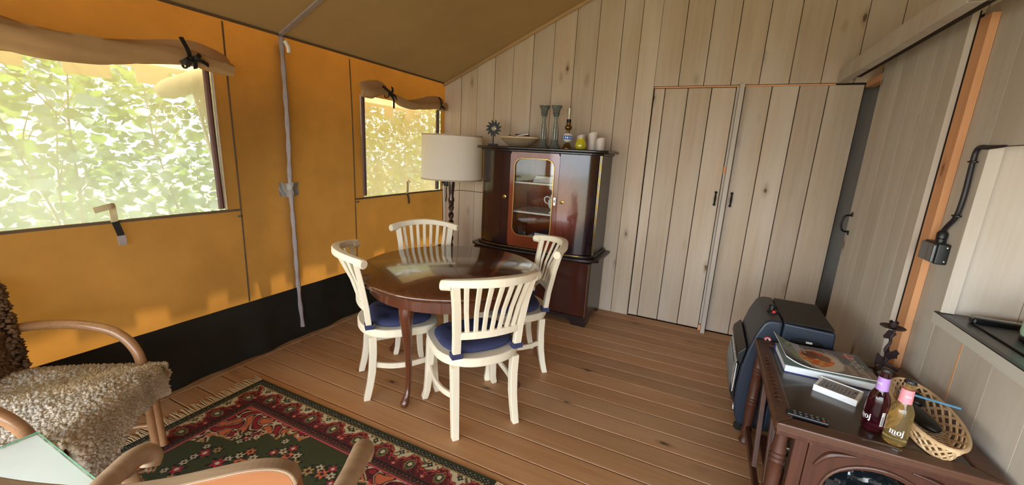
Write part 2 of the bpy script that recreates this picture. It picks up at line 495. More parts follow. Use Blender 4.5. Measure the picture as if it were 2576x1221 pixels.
def plank_door(name, xs, z0, z1, yf):
    d = box(name, MT['backing'], None, xs[0] + 0.006, xs[-1] - 0.006, yf + 0.021, yf + 0.03, z0, z1)
    tag(d, kind='structure')
    for i in range(len(xs) - 1):
        board(d, xs[i], xs[i + 1], yf + (i % 2) * 0.002, z0, z1, z1, 0.02, 0.003)
    return d
door_1 = plank_door('door_1', [-0.54, -0.449, -0.262, -0.078, 0.106], 0.008, 2.138, 3.96)
pull(door_1, 0.077 * 0.995, 3.958, 1.168, 1.274, MT['black_iron'])
door_2 = plank_door('door_2', [0.166, 0.357, 0.541, 0.726, 0.944], 0.008, 2.142, 3.96)
pull(door_2, 0.2, 3.958, 1.168, 1.276, MT['black_iron'])
post = MB().box(0.126, 0.161, 3.872, 3.958, 0.0, 2.152).build('trim_2', MT['board_gray'], None, bevel=0.002)
tag(post, kind='structure')
stile = box('trim_3', MT['board_gray'], None, 0.108, 0.125, 3.945, 3.984, 0.06, 2.14, 0.002)
tag(stile, kind='structure')
for z0, z1 in ((1.436, 1.496), (0.0, 0.055)):
    b_ = box('block', MT['orange_wood'], stile, 0.104, 0.125, 3.935, 3.944, z0, z1, 0.002)
# thin cable across the back wall behind the lamp
wire = MB().tube(smoothpath([(-2.66, 3.930, 1.03), (-2.59, 3.931, 1.066), (-2.45, 3.931, 1.073), (-2.3, 3.931, 1.072), (-2.0, 3.931, 1.07)], 5), 0.0035, 6).build('wall_cable', MT['seam'], None, smooth=True)
tag(wire, 'thin brown cable running along the back wall behind the floor lamp', 'cable')

# ---- left wall of orange canvas, with two film windows
W1 = (-0.35, 1.545, 1.076, 1.93)      # y0 y1 z0 z1
W2 = (2.70, 3.862, 1.066, 1.94)
def bulge(yv, zv):
    e = math.sin(yv * 5.3 + 0.4 * math.sin(zv * 4)) * 0.006 + math.sin(yv * 11.0 + zv * 3.0) * 0.003
    p = math.exp(-((yv - 1.99) / 0.05) ** 2) * 0.012
    return (e + p) * min(1, max(0, (2.2 - zv) / 0.3))
ys = sorted(set([round(YS + i * 0.06, 4) for i in range(int((YB - YS) / 0.06) + 1)] + [YB, W1[0], W1[1], W2[0], W2[1], 1.97, 2.01]))
zs = sorted(set([round(i * 0.06, 4) for i in range(7, 38)] + [0.40, EZ, W1[2], W1[3], W2[2], W2[3]]))
idx = {}; V = []; F = []
def inhole(yv, zv):
    return (W1[0] < yv < W1[1] and W1[2] < zv < W1[3]) or (W2[0] < yv < W2[1] and W2[2] < zv < W2[3])
for yv in ys:
    for zv in zs:
        idx[(yv, zv)] = len(V); V.append((XL + bulge(yv, zv), yv, zv))
for a, b in zip(ys[:-1], ys[1:]):
    for c, d in zip(zs[:-1], zs[1:]):
        if not inhole((a + b) / 2, (c + d) / 2):
            F.append((idx[(a, c)], idx[(b, c)], idx[(b, d)], idx[(a, d)]))
wl = MB(); wl.v, wl.f = V, F
wall_left = wl.build('wall_left', MT['canvas'], None, smooth=True, fix=False)
tag(wall_left, kind='structure')
def skirt_pt(u, v):
    yv = YS + u * (YB - 0.03 - YS); zv = 0.004 + v * 0.418
    fold = 0.012 * math.sin(yv * 9 + 1.5 * math.sin(yv * 3.1)) + 0.007 * math.sin(yv * 23 + v * 2)
    return (XL + 0.022 + fold * (0.35 + 0.65 * (1 - v)) * (1 - 0.6 * v) , yv, zv)
MB().grid(skirt_pt, 260, 10).build('groundsheet_skirt', MT['skirt'], wall_left, smooth=True, angle=80, fix=False)
def strip(name, mat, parent, pts, w, th=0.004):
    return MB().bar(pts, w, th, up=(1, 0, 0)).build(name, mat, parent)
def wall_line(y0, z0, y1, z1, n=14, dx=0.004):
    return [(XL + bulge(y0 + (y1 - y0) * t, z0 + (z1 - z0) * t) + dx, y0 + (y1 - y0) * t, z0 + (z1 - z0) * t) for t in [i / n for i in range(n + 1)]]
strip('seam', MT['seam'], wall_left, wall_line(1.627, 0.42, 1.627, 2.21), 0.009)
strip('seam', MT['seam'], wall_left, wall_line(2.605, 0.42, 2.598, 2.2), 0.008)
strip('seam', MT['seam'], wall_left, wall_line(3.915, 0.42, 3.915, 1.06), 0.009)
strip('seam', MT['seam'], wall_left, wall_line(YS, 1.070, 1.627, 1.066, 40), 0.014)
strip('seam', MT['seam'], wall_left, wall_line(2.605, 1.056, 3.915, 1.056, 20), 0.014)
# hanging grey webbing that covers the tent pole
pole_pts = [(XL + bulge(1.99, z_) + 0.016 + 0.003 * math.sin(z_ * 9), 1.992 + 0.006 * math.sin(z_ * 4.0) + (0.02 if z_ < 0.3 else 0) * (0.3 - z_) / 0.3, z_) for z_ in [2.215 - i * 0.036 for i in range(60)]]
MB().tube(pole_pts, [0.017 + 0.003 * math.sin(i * 1.3) for i in range(60)], 8, up=(1, 0, 0), flat=0.85).build('pole_cover', MT['greystrip'], wall_left, smooth=True)
MB().tube([(XL + 0.05, 2.0, 2.19), (XL + 0.055, 2.02, 2.15), (XL + 0.05, 2.025, 2.12)], 0.014, 8, flat=0.5).build('pole_cord', MT['white_edge'], wall_left, smooth=True)
def patch_pt(u, v):
    yv = 1.905 + 0.155 * u; zv = 1.128 + 0.1 * v
    return (XL + bulge(yv, zv) + 0.010 + 0.024 * math.exp(-((yv - 1.992) / 0.02) ** 2) + 0.002 * math.sin(u * 30 + v * 9), yv + 0.004 * math.sin(v * 9), zv + 0.004 * math.sin(u * 14))
MB().grid(patch_pt, 24, 12).build('tape_patch', MT['tape'], wall_left, smooth=True, fix=False)
for yv, zv in ((1.617, 1.022), (2.628, 1.03)):
    MB().tube([(XL + 0.012, yv - 0.014, zv), (XL + 0.02, yv, zv + 0.004), (XL + 0.012, yv + 0.012, zv)], 0.007, 8).build('toggle', MT['seam'], wall_left, smooth=True)
# tent pole standing outside the canvas
tp = MB().tube([(XL - 0.045, 1.99, -0.5), (XL - 0.045, 1.99, EZ - 0.06)], 0.03, 12).build('tent_pole', MT['bark'], None, smooth=True)
tag(tp, 'round wooden tent pole standing outside the orange canvas wall', 'pole')

def window(name, W, mat_film, zips, edge_y):
    y0, y1, z0, z1 = W
    def fp(u, v):
        yv = y0 + u * (y1 - y0); zv = z0 + v * (z1 - z0)
        return (XL - 0.006 + 0.006 * math.sin(yv * 7 + zv * 5) * math.sin(PI * u) * math.sin(PI * v), yv, zv)
    w = MB().grid(fp, 40, 20).build(name, mat_film, None, smooth=True, fix=False)
    tag(w, kind='structure')
    for (ya, yb, za, zb) in zips:
        pts = smoothpath([(XL + 0.006, ya, za), (XL + 0.010, ya + (yb - ya) * 0.4 - 0.004, za + (zb - za) * 0.4), (XL + 0.006, yb, zb)], 6)
        MB().tube(pts, 0.017, 8, up=(1, 0, 0), flat=1.0).build('zip_strip', MT['zip'], w, smooth=True)
    for ye in edge_y:
        strip('edge_piping', MT['white_edge'], w, [(XL + 0.004, ye, z0), (XL + 0.004, ye, z1)], 0.014)
    return w
window_1 = window('window_1', W1, MT['film'], [(1.505, 1.512, 1.915, 1.085)], [1.538])
window_2 = window('window_2', W2, MT['film_old'], [(2.726, 2.722, 1.93, 1.08), (3.80, 3.80, 1.93, 1.075)], [2.704, 3.835])
def roll(parent, pts, rads, crease):
    P = smoothpath(pts, 10); R_ = lerp_list(rads, 10)
    rings = []; n = 20
    for i, p in enumerate(P):
        rr = R_[i]
        ring = []
        for q in range(n):
            a = 2 * PI * q / n
            w_ = 1 + 0.13 * math.sin(3 * a + i * 0.16) + 0.09 * math.sin(5 * a - i * 0.27) + 0.05 * math.sin(9 * a + i * 0.5)
            ring.append((p.x + math.cos(a) * rr * 0.62 * w_, p.y + 0.004 * math.sin(a + i), p.z + math.sin(a) * rr * w_))
        rings.append(ring)
    m = MB().rings(rings)
    # loose top edge of the flap, still sewn to the wall above the roll
    m.grid(lambda u, v: (lambda p, t: (XL + 0.006 + (p.x - XL - 0.006) * (1 - v) + 0.015 * math.sin(u * 17) * (1 - v), p.y, p.z + R_[min(int(u * (len(P) - 1)), len(P) - 1)] * 0.7 + v * (0.05 + 0.03 * math.sin(u * 9))))(P[min(int(u * (len(P) - 1)), len(P) - 1)], v), 60, 5)
    return m.build('rolled_flap', MT['flap'], parent, smooth=True, angle=70)
roll(window_1, [(XL + 0.05, 1.635, 1.932), (XL + 0.055, 1.5, 1.945), (XL + 0.055, 1.36, 1.948), (XL + 0.065, 1.1, 1.915), (XL + 0.07, 0.85, 1.895), (XL + 0.06, 0.6, 1.91), (XL + 0.06, 0.2, 1.93), (XL + 0.05, -0.4, 1.93)],
     [0.036, 0.04, 0.042, 0.052, 0.062, 0.066, 0.06, 0.05], 1)
roll(window_2, [(XL + 0.04, 2.69, 1.955), (XL + 0.05, 2.80, 1.965), (XL + 0.045, 2.96, 1.998), (XL + 0.055, 3.1, 1.95), (XL + 0.06, 3.3, 1.925), (XL + 0.06, 3.55, 1.95), (XL + 0.06, 3.75, 1.968), (XL + 0.05, 3.9, 1.972)],
     [0.03, 0.04, 0.028, 0.038, 0.036, 0.034, 0.034, 0.036], 1)
def tie(parent, yv, zv, tails, rad):
    m = MB()
    m.tube([(XL + 0.055 + math.cos(a) * rad * 0.85, yv + 0.01 * math.sin(a), zv + math.sin(a) * rad * 1.15) for a in [2 * PI * i / 14 for i in range(14)]], 0.008, 6, closed=True, up=(0, 1, 0), flat=0.5)
    for dy, dz in tails:
        m.bar(smoothpath([(XL + 0.06 + rad * 0.7, yv, zv), (XL + 0.085 + rad * 0.7, yv + dy * 0.5, zv + dz * 0.35), (XL + 0.07 + rad * 0.6, yv + dy, zv + dz)], 5), 0.022, 0.004, up=(1, 0, 0.2))
    m.lathe([(0.0, -0.012), (0.014, -0.006), (0.016, 0.0), (0.012, 0.008), (0.0, 0.012)], 10, (XL + 0.07 + rad * 0.7, yv, zv))
    return m.build('tie', MT['black'], parent, smooth=True)
tie(window_1, 1.385, 1.946, [(-0.035, 0.10), (-0.05, -0.035), (0.09, -0.02), (0.05, 0.03), (-0.02, -0.045), (0.02, -0.05)], 0.045)
tie(window_2, 2.97, 1.985, [(-0.09, 0.05), (0.03, 0.06), (0.05, -0.12), (0.09, -0.04)], 0.032)
tie(window_2, 3.76, 1.965, [(-0.05, 0.09), (0.05, -0.04), (0.02, -0.03)], 0.036)
def strap(parent, yv, z0, z1, zs_, mata, matb, lean):
    MB().bar(smoothpath([(XL + 0.012, yv + 0.0, zs_), (XL + 0.02, yv - 0.004, zs_ + 0.5 * (z1 - zs_)), (XL + 0.022, yv - 0.006, z1 - 0.004), (XL + 0.05, yv - 0.02, z1 + 0.002), (XL + 0.06, yv - lean, z1 - 0.012)], 5), 0.03, 0.003, up=(1, 0, 0.001)).build('strap', mata, parent)
    MB().bar(smoothpath([(XL + 0.014, yv, zs_), (XL + 0.018, yv + 0.012, 0.5 * (zs_ + z0)), (XL + 0.016, yv + 0.02, z0)], 5), 0.03, 0.003, up=(1, 0, 0.001)).build('strap', matb, parent)
MT['strap_pale'] = plain('pale_strap', (206, 190, 150), 0.7)
strap(window_1, 0.985, 0.945, 1.155, 1.07, MT['strap_pale'], MT['black'], 0.09)
strap(window_2, 3.29, 0.955, 1.19, 1.06, MT['strap_pale'], MT['seam'], 0.02)
MB().bar([(XL + 0.02, 1.0005, 0.945), (XL + 0.021, 0.9985, 0.995)], 0.034, 0.004, up=(1, 0, 0.001)).build('strap_end', MT['greystrip'], window_1)

# ---- canvas roof
ceil = MB()
def roof_pt(side):
    def f(u, v):
        x = RX + side * u * (RX - XL); yv = YF - 1.9 + v * (YB + 1.95 - YF)  # roof carried well past the open front, unseen, to shut out high sky
        sag = 0.012 * math.sin(PI * u) * math.sin((yv - 2.0) * PI / 2.2) ** 2
        return (x, yv, RZ - SL * abs(x - RX) - sag)
    return f
ceil.grid(roof_pt(-1), 16, 30)
ceil.grid(roof_pt(1), 16, 30)
ceiling = ceil.build('ceiling', MT['roof'], None, smooth=True, fix=False)
tag(ceiling, kind='structure')
MB().bar([(XL + i * 0.2769, 1.995, roof(XL + i * 0.2769) - 0.010 - 0.012 * math.sin(PI * i / 10) * 0) for i in range(11)], 0.03, 0.012).build('roof_seam', MT['greystrip'], ceiling)
MB().bar([(XL + 0.01, YF, EZ - 0.004), (XL + 0.01, YB - 0.02, EZ - 0.004)], 0.02, 0.012).build('eave_seam', MT['seam'], ceiling)
MB().tube([(XL + i * 0.2769, YB - 0.045, roof(XL + i * 0.2769) - 0.022) for i in range(11)], 0.018, 8).build('edge_roll', MT['flap'], ceiling, smooth=True)
OX = 0.60
MB().grid(lambda u, v: (XL - u * OX, YF - 1.9 + v * (YB + 2.2 - YF), EZ - SL * OX * u), 6, 20).build('eave_overhang', MT['outer'], ceiling, fix=False)
MB().grid(lambda u, v: (-XL + u * OX, YF - 1.9 + v * (YB + 2.2 - YF), EZ - SL * OX * u), 6, 20).build('eave_overhang', MT['outer'], ceiling, fix=False)
val = MB(); yv = YF - 0.5; zt = EZ - SL * OX; j = 0
while yv < YB + 0.3:
    w_ = 0.12 + 0.12 * ((j * 37) % 5) / 4
    h_ = 0.125 if j % 2 else 0.035
    val.box(XL - OX - 0.004, XL - OX, yv, yv + w_, zt - h_, zt); yv += w_; j += 1
val.build('valance', MT['outer'], ceiling)

wfm = MB().prism([(XL, 2.02), (-XL, 2.02), (-XL, EZ), (RX, RZ - 0.01), (XL, EZ)], YF - 0.01, YF, 'y').build('wall_front_blocker', MT['roof'])  # unseen gable header, added to keep high sky light off the upper walls
tag(wfm, kind='structure')
# ---- right wall: boards, sliding door, orange lath, serving hatch
HY, HZ0, HZ1 = 2.352, 0.935, 1.648       # hatch: far edge, counter, head
wr = MB()
wr.box(WR + 0.022, WR + 0.05, HY, 2.67, 0, 2.25)
wr.box(WR + 0.022, WR + 0.05, 2.67, 4.3, 2.17, 2.25)
wr.box(WR + 0.022, WR + 0.05, 0.9, HY, 0, HZ0 - 0.05)
wr.box(WR + 0.022, WR + 0.05, 0.9, HY, HZ1, 2.25)
wall_right = wr.build('wall_right', MT['backing'])
tag(wall_right, kind='structure')
def rboard(parent, y0, y1, z0, z1, x=WR, th=0.022, mat='board_gray', gap=0.0008):
    c = (y0 + y1) / 2
    o = MB().box(0, th, -(y1 - y0) / 2 + gap, (y1 - y0) / 2 - gap, z0, z1).build('board', MT[mat], parent, bevel=0.0008, seg=1)
    o.location = (x, c, 0); return o
rboard(wall_right, 2.62, 2.67, 0.002, 2.25)
rboard(wall_right, HY, 2.62, 0.002, 2.25)
hb = [HY, 2.127, 1.93, 1.72, 1.51, 1.30, 1.10, 0.9]
for a, b in zip(hb[:-1], hb[1:]):
    rboard(wall_right, b, a, 0.002, HZ0 - 0.052)
    rboard(wall_right, b, a, HZ1, 2.25)
MB().box(WR - 0.001, WR + 0.004, 2.121, 2.1285, 0.02, HZ0 - 0.053).build('reveal', MT['orange_wood'], wall_right)
# hatch jamb and the panel beyond it
jamb = box('trim_4', MT['board_gray'], None, WR - 0.004, WR + 0.042, HY - 0.024, HY - 0.002, HZ0 + 0.002, HZ1 - 0.001, 0.002)
tag(jamb, kind='structure')
wk = box('wall_kitchen', MT['backing'], None, WR + 0.05, 2.7, HY + 0.022, HY + 0.05, 0, 2.25)
tag(wk, kind='structure')
for i in range(8):
    x0 = WR + 0.046 + i * 0.2
    o = MB().box(-0.099, 0.099, 0, 0.02, 0.0, 2.25 - 0.001).build('board', MT['board_gray'], wk, bevel=0.0015, seg=1)
    o.location = (x0 + 0.1, HY, 0)
lathr = box('trim_5', MT['orange_wood'], None, WR - 0.03, WR - 0.001, 2.53, 2.618, 0.0, 2.2, 0.002)
tag(lathr, kind='structure')
door_3 = box('door_3', MT['backing'], None, 0.968, 0.976, 2.632, 3.63, 0.03, 2.235)
tag(door_3, kind='structure')
ds = [2.626, 2.752, 2.90, 3.10, 3.31, 3.43, 3.636]
for a, b in zip(ds[:-1], ds[1:]):
    rboard(door_3, a, b, 0.03, 2.236, 0.945, 0.023)
hm = MB()
hm.tube(smoothpath([(0.943, 3.575, 1.215), (0.905, 3.575, 1.205), (0.893, 3.575, 1.155), (0.905, 3.575, 1.105), (0.943, 3.575, 1.095)], 5), 0.007, 8)
hm.box(0.938, 0.944, 3.563, 3.587, 1.205, 1.235); hm.box(0.938, 0.944, 3.563, 3.587, 1.075, 1.105)
hm.build('handle', MT['black_iron'], door_3, smooth=True)
# beam that hides the sliding rail
beam = MB().box(0.765, 0.82, 2.20, 3.94, 2.15, 2.25).build('trim_6', MT['board_gray'], None, bevel=0.003)
tag(beam, kind='structure')
cross = box('trim_7', MT['board_gray'], None, 0.765, 2.0, 2.145, 2.198, 2.15, 2.25, 0.003)
tag(cross, kind='structure')
box('end_block', MT['orange_wood'], cross, 0.80, 0.86, 2.199, 2.22, 2.16, 2.24)
rail = box('trim_8', MT['backing'], None, 0.835, 0.90, 2.21, 3.93, 2.19, 2.235)
tag(rail, kind='structure')
lathh = box('trim_9', MT['orange_wood'], None, 0.945, 0.995, 3.64, 3.95, 2.12, 2.165)
tag(lathh, kind='structure')
# dim room behind the sliding door
wd = MB()
wd.box(0.90, 2.3, 4.30, 4.34, -0.02, 2.25); wd.box(2.26, 2.3, HY + 0.05, 4.30, -0.02, 2.25); wd.box(WR + 0.05, 2.3, HY + 0.05, 4.34, 2.25, 2.27); wd.box(0.93, 0.952, 4.04, 4.30, -0.02, 2.25)
wd.box(0.90, WR + 0.05, 4.04, 4.34, 2.25, 2.27)
wall_room = wd.build('wall_room', MT['board_gray'])
tag(wall_room, kind='structure')
for i in range(7):
    o = MB().box(-0.094, 0.094, 0, 0.02, 0.0, 2.24).build('board', MT['board_gray'], wall_room, bevel=0.002, seg=1)
    o.location = (0.955 + 0.095 + i * 0.19, 4.278, 0)
# right canvas side of the tent, kitchen side
wfr = MB().grid(lambda u, v: (-XL, YF + u * (YB - YF), v * EZ), 20, 10).build('wall_kitchen_side', MT['canvas'], None, fix=False)
tag(wfr, kind='structure')

# ================================================================= dining table
TC = (-1.475, 2.215)
def make_table():
    t = thing('dining_table', 'round varnished mahogany table with curved cabriole legs and a central leaf joint', 'table', (TC[0], TC[1], 0), math.radians(-43.7))
    R_ = 0.608
    for s in (1, -1):
        prof = [(R_ - 0.03, 0.716), (R_ - 0.008, 0.720), (R_, 0.730), (R_, 0.742), (R_ - 0.008, 0.751), (R_ - 0.016, 0.753), (R_ - 0.022, 0.757)]
        n = 48; rings = []
        for r, z in prof:
            rings.append([(r * math.cos(PI * i / n), s * (r * math.sin(PI * i / n) + 0.0008), z) for i in range(n + 1)])
        m = MB(); m.rings(rings)
        m.build('table_leaf', MT['tabletop'], t, smooth=True, angle=50)
    a = MB()
    n = 64; ra, rb = 0.535, 0.512
    a.rings([[(r * math.cos(2 * PI * k_ / n), r * math.sin(2 * PI * k_ / n), z) for k_ in range(n)] for r, z in ((rb, 0.632), (ra, 0.632), (ra, 0.7155), (rb, 0.7155))], closed=True)
    a.build('apron', MT['mahogany'], t, smooth=True)
    for ang in (-90, 0, 90, 180):
        th = math.radians(ang + 43.7 + 2)
        m = MB(); prof = [(0.475, 0.7, 0.085), (0.478, 0.66, 0.085), (0.487, 0.61, 0.088), (0.494, 0.56, 0.074), (0.489, 0.48, 0.056), (0.478, 0.36, 0.043), (0.472, 0.24, 0.035), (0.474, 0.14, 0.030), (0.484, 0.08, 0.030), (0.502, 0.045, 0.040), (0.516, 0.022, 0.050), (0.518, 0.004, 0.040), (0.517, 0.0, 0.034)]
        rings = []
        for r, z, w in prof:
            rings.append([(r + w / 2 * math.copysign(abs(math.cos(q)) ** 0.75, math.cos(q)), w / 2 * math.copysign(abs(math.sin(q)) ** 0.75, math.sin(q)), z) for q in [2 * PI * k_ / 12 for k_ in range(12)]])
        m.rings(rings, M=Matrix.Rotation(th, 4, 'Z'))
        m.build('leg', MT['mahogany'], t, smooth=True, angle=60)
    return t
make_table()

# ================================================================= dining chairs
def make_chair():
    t = thing('dining_chair', '', 'chair')
    # seat
    def outline(a, y0, n):
        out = []
        for i in range(n):
            q = 2 * PI * i / n; c, s = math.cos(q), math.sin(q)
            e = 0.42 if s > 0 else 0.85
            out.append((a * math.copysign(abs(c) ** (e if s > 0 else 0.9), c) * (1.0 if s > 0 else 1.0), y0 * math.copysign(abs(s) ** e, s)))
        return out
    o = outline(0.247, 0.238, 48)
    m = MB().prism(o, 0.412, 0.463); m.build('seat', MT['cream'], t, smooth=True, bevel=0.008)
    for s in (-1, 1):
        MB().col([(s * 0.178, -0.168, 0.4115, 0.044, 0.044), (s * 0.175, -0.168, 0.30, 0.043, 0.043), (s * 0.175, -0.176, 0.18, 0.042, 0.042), (s * 0.178, -0.191, 0.09, 0.040, 0.04), (s * 0.182, -0.212, 0.0, 0.038, 0.038)]).build('leg', MT['cream'], t, bevel=0.004)
        MB().col([(s * 0.205, 0.188, 0.4115, 0.046, 0.046), (s * 0.210, 0.191, 0.28, 0.044, 0.044), (s * 0.217, 0.197, 0.14, 0.040, 0.040), (s * 0.224, 0.203, 0.06, 0.037, 0.038), (s * 0.234, 0.211, 0.015, 0.038, 0.04), (s * 0.235, 0.211, 0.0, 0.03, 0.03)]).build('leg', MT['cream'], t, bevel=0.004)
        MB().col([(s * 0.176, -0.186, 0.463, 0.042, 0.034), (s * 0.180, -0.200, 0.60, 0.042, 0.034), (s * 0.194, -0.226, 0.76, 0.042, 0.032), (s * 0.212, -0.252, 0.885, 0.044, 0.032)]).build('back_post', MT['cream'], t, bevel=0.004)
        MB().bar(smoothpath([(s * 0.176, -0.155, 0.225), (s * 0.206, -0.06, 0.215), (s * 0.216, 0.06, 0.215), (s * 0.210, 0.178, 0.228)], 5), 0.016, 0.034).build('stretcher', MT['cream'], t, bevel=0.003)
    def arc(hw, y0, dy, z, n=14, dz=0.0):
        return [(hw * (-1 + 2 * i / n), y0 + dy * (-1 + 2 * i / n) ** 2, z + dz * (-1 + 2 * i / n) ** 2) for i in range(n + 1)]
    # crest rail, thicker in the middle, rolled at both ends
    pts = arc(0.262, -0.345, 0.130, 0.916, 18, -0.022)
    ww = [0.034 + 0.014 * (1 - abs(-1 + 2 * i / 18)) for i in range(19)]
    MB().bar(pts, ww, [0.046 - 0.008 * abs(-1 + 2 * i / 18) for i in range(19)]).build('crest_rail', MT['cream'], t, bevel=0.007, seg=3)
    for s in (-1, 1):
        M_ = Matrix.Translation((s * 0.258, -0.222, 0.893)) @ Matrix.Rotation(s * math.radians(-38) if False else 0, 4, 'Z') @ Matrix.Rotation(PI / 2, 4, 'Y')
        d = Vector((s * 1.0, 0.72, 0)).normalized()
        p = Vector((s * 0.250, -0.226, 0.886))
        MB().tube([p - d * 0.03, p + d * 0.022, p + d * 0.026], [0.025, 0.027, 0.023], 18).build('scroll', MT['cream'], t, smooth=True)
    MB().bar(arc(0.162, -0.232, 0.024, 0.598, 10), 0.022, 0.040).build('lower_rail', MT['cream'], t, bevel=0.004)
    for i in range(7):
        q = -1 + 2 * (i + 0.5) / 7
        xb, xt = 0.152 * q, 0.196 * q
        yb = -0.232 + 0.024 * (xb / 0.162) ** 2; yt = -0.345 + 0.130 * (xt / 0.262) ** 2
        MB().col([(xb, yb, 0.612, 0.024, 0.013), (xb + (xt - xb) * 0.45, yb + (yt - yb) * 0.34, 0.74, 0.024, 0.013), (xt, yt, 0.900 - 0.016 * (xt / 0.2) ** 2, 0.025, 0.014)]).build('slat', MT['cream'], t, bevel=0.003)
    return t
def make_cushion():
    c = thing('seat_cushion', '', 'cushion')
    n = 40; rings = []
    def dims(q):
        co, si = math.cos(q), math.sin(q); e = 0.55 if si > 0 else 0.75
        return 0.212 * math.copysign(abs(co) ** e, co), 0.192 * math.copysign(abs(si) ** e, si) + 0.012
    m = MB(); sec = [(0.93, 0.0), (1.0, 0.012), (1.0, 0.022), (0.95, 0.034), (0.85, 0.041), (0.7, 0.044), (0.5, 0.046), (0.3, 0.046), (0.12, 0.046), (0.01, 0.045)]
    tufts = [(-0.08, 0.09), (0.08, 0.09), (-0.08, -0.07), (0.08, -0.07), (0, 0.01)]
    for f, h in sec:
        ring = []
        for i in range(n):
            x, y_ = dims(2 * PI * i / n); x, y_ = x * f, (y_ - 0.012) * f + 0.012
            dz = sum(0.016 * math.exp(-((x - a) ** 2 + (y_ - b) ** 2) / 0.0009) for a, b in tufts) if h > 0.03 else 0
            ring.append((x, y_, 0.4635 + h - dz))
        rings.append(ring)
    m.rings(rings); m.build('pad', MT['cushion'], c, smooth=True, angle=80)
    for s in (-1, 1):
        x, y_ = s * 0.176, -0.187
        MB().bar([(x - 0.027, y_ + 0.024, 0.482), (x + 0.027, y_ + 0.024, 0.482), (x + 0.0275, y_ - 0.021, 0.482), (x - 0.0275, y_ - 0.021, 0.482)], 0.006, 0.028, closed=True).build('tie', MT['cushion'], c)
    for a, b in tufts:
        MB().lathe([(0.0, 0.0), (0.006, 0.001), (0.005, 0.004), (0.0, 0.005)], 8, (a, b, 0.494)).build('button', MT['cushion'], c)
    return c
chair0 = make_chair(); cush0 = make_cushion()
CH = [((-1.094, 1.885), 52.5, 'cream slat-back dining chair nearest the patterned rug, its back to the open floor',
       'blue tufted cushion tied to the chair with its back to the open floor'),
      ((-1.703, 1.918), -39.6, 'cream slat-back dining chair between the round table and the grey strip on the canvas wall',
       'blue tufted cushion on the chair beside the grey strip of the canvas wall'),
      ((-1.150, 2.520), 128.0, 'cream slat-back dining chair between the round table and the dark cabinet\'s right door',
       'blue tufted cushion on the chair in front of the dark cabinet'),
      ((-1.892, 2.478), 220.7, 'cream slat-back dining chair with its back to the floor lamp and small window',
       'blue tufted cushion on the chair with its back to the floor lamp')]
for i, ((x, y_), a, la, lb) in enumerate(CH):
    c = chair0 if i == 0 else copy_tree(chair0)
    c.location = (x, y_, 0); c.rotation_euler = (0, 0, math.radians(a)); c['label'] = la; c['group'] = 'dining chairs around the round table'
    u = cush0 if i == 0 else copy_tree(cush0)
    u.location = (x, y_, 0); u.rotation_euler = (0, 0, math.radians(a)); u['label'] = lb; u['group'] = 'blue cushions on the dining chairs'

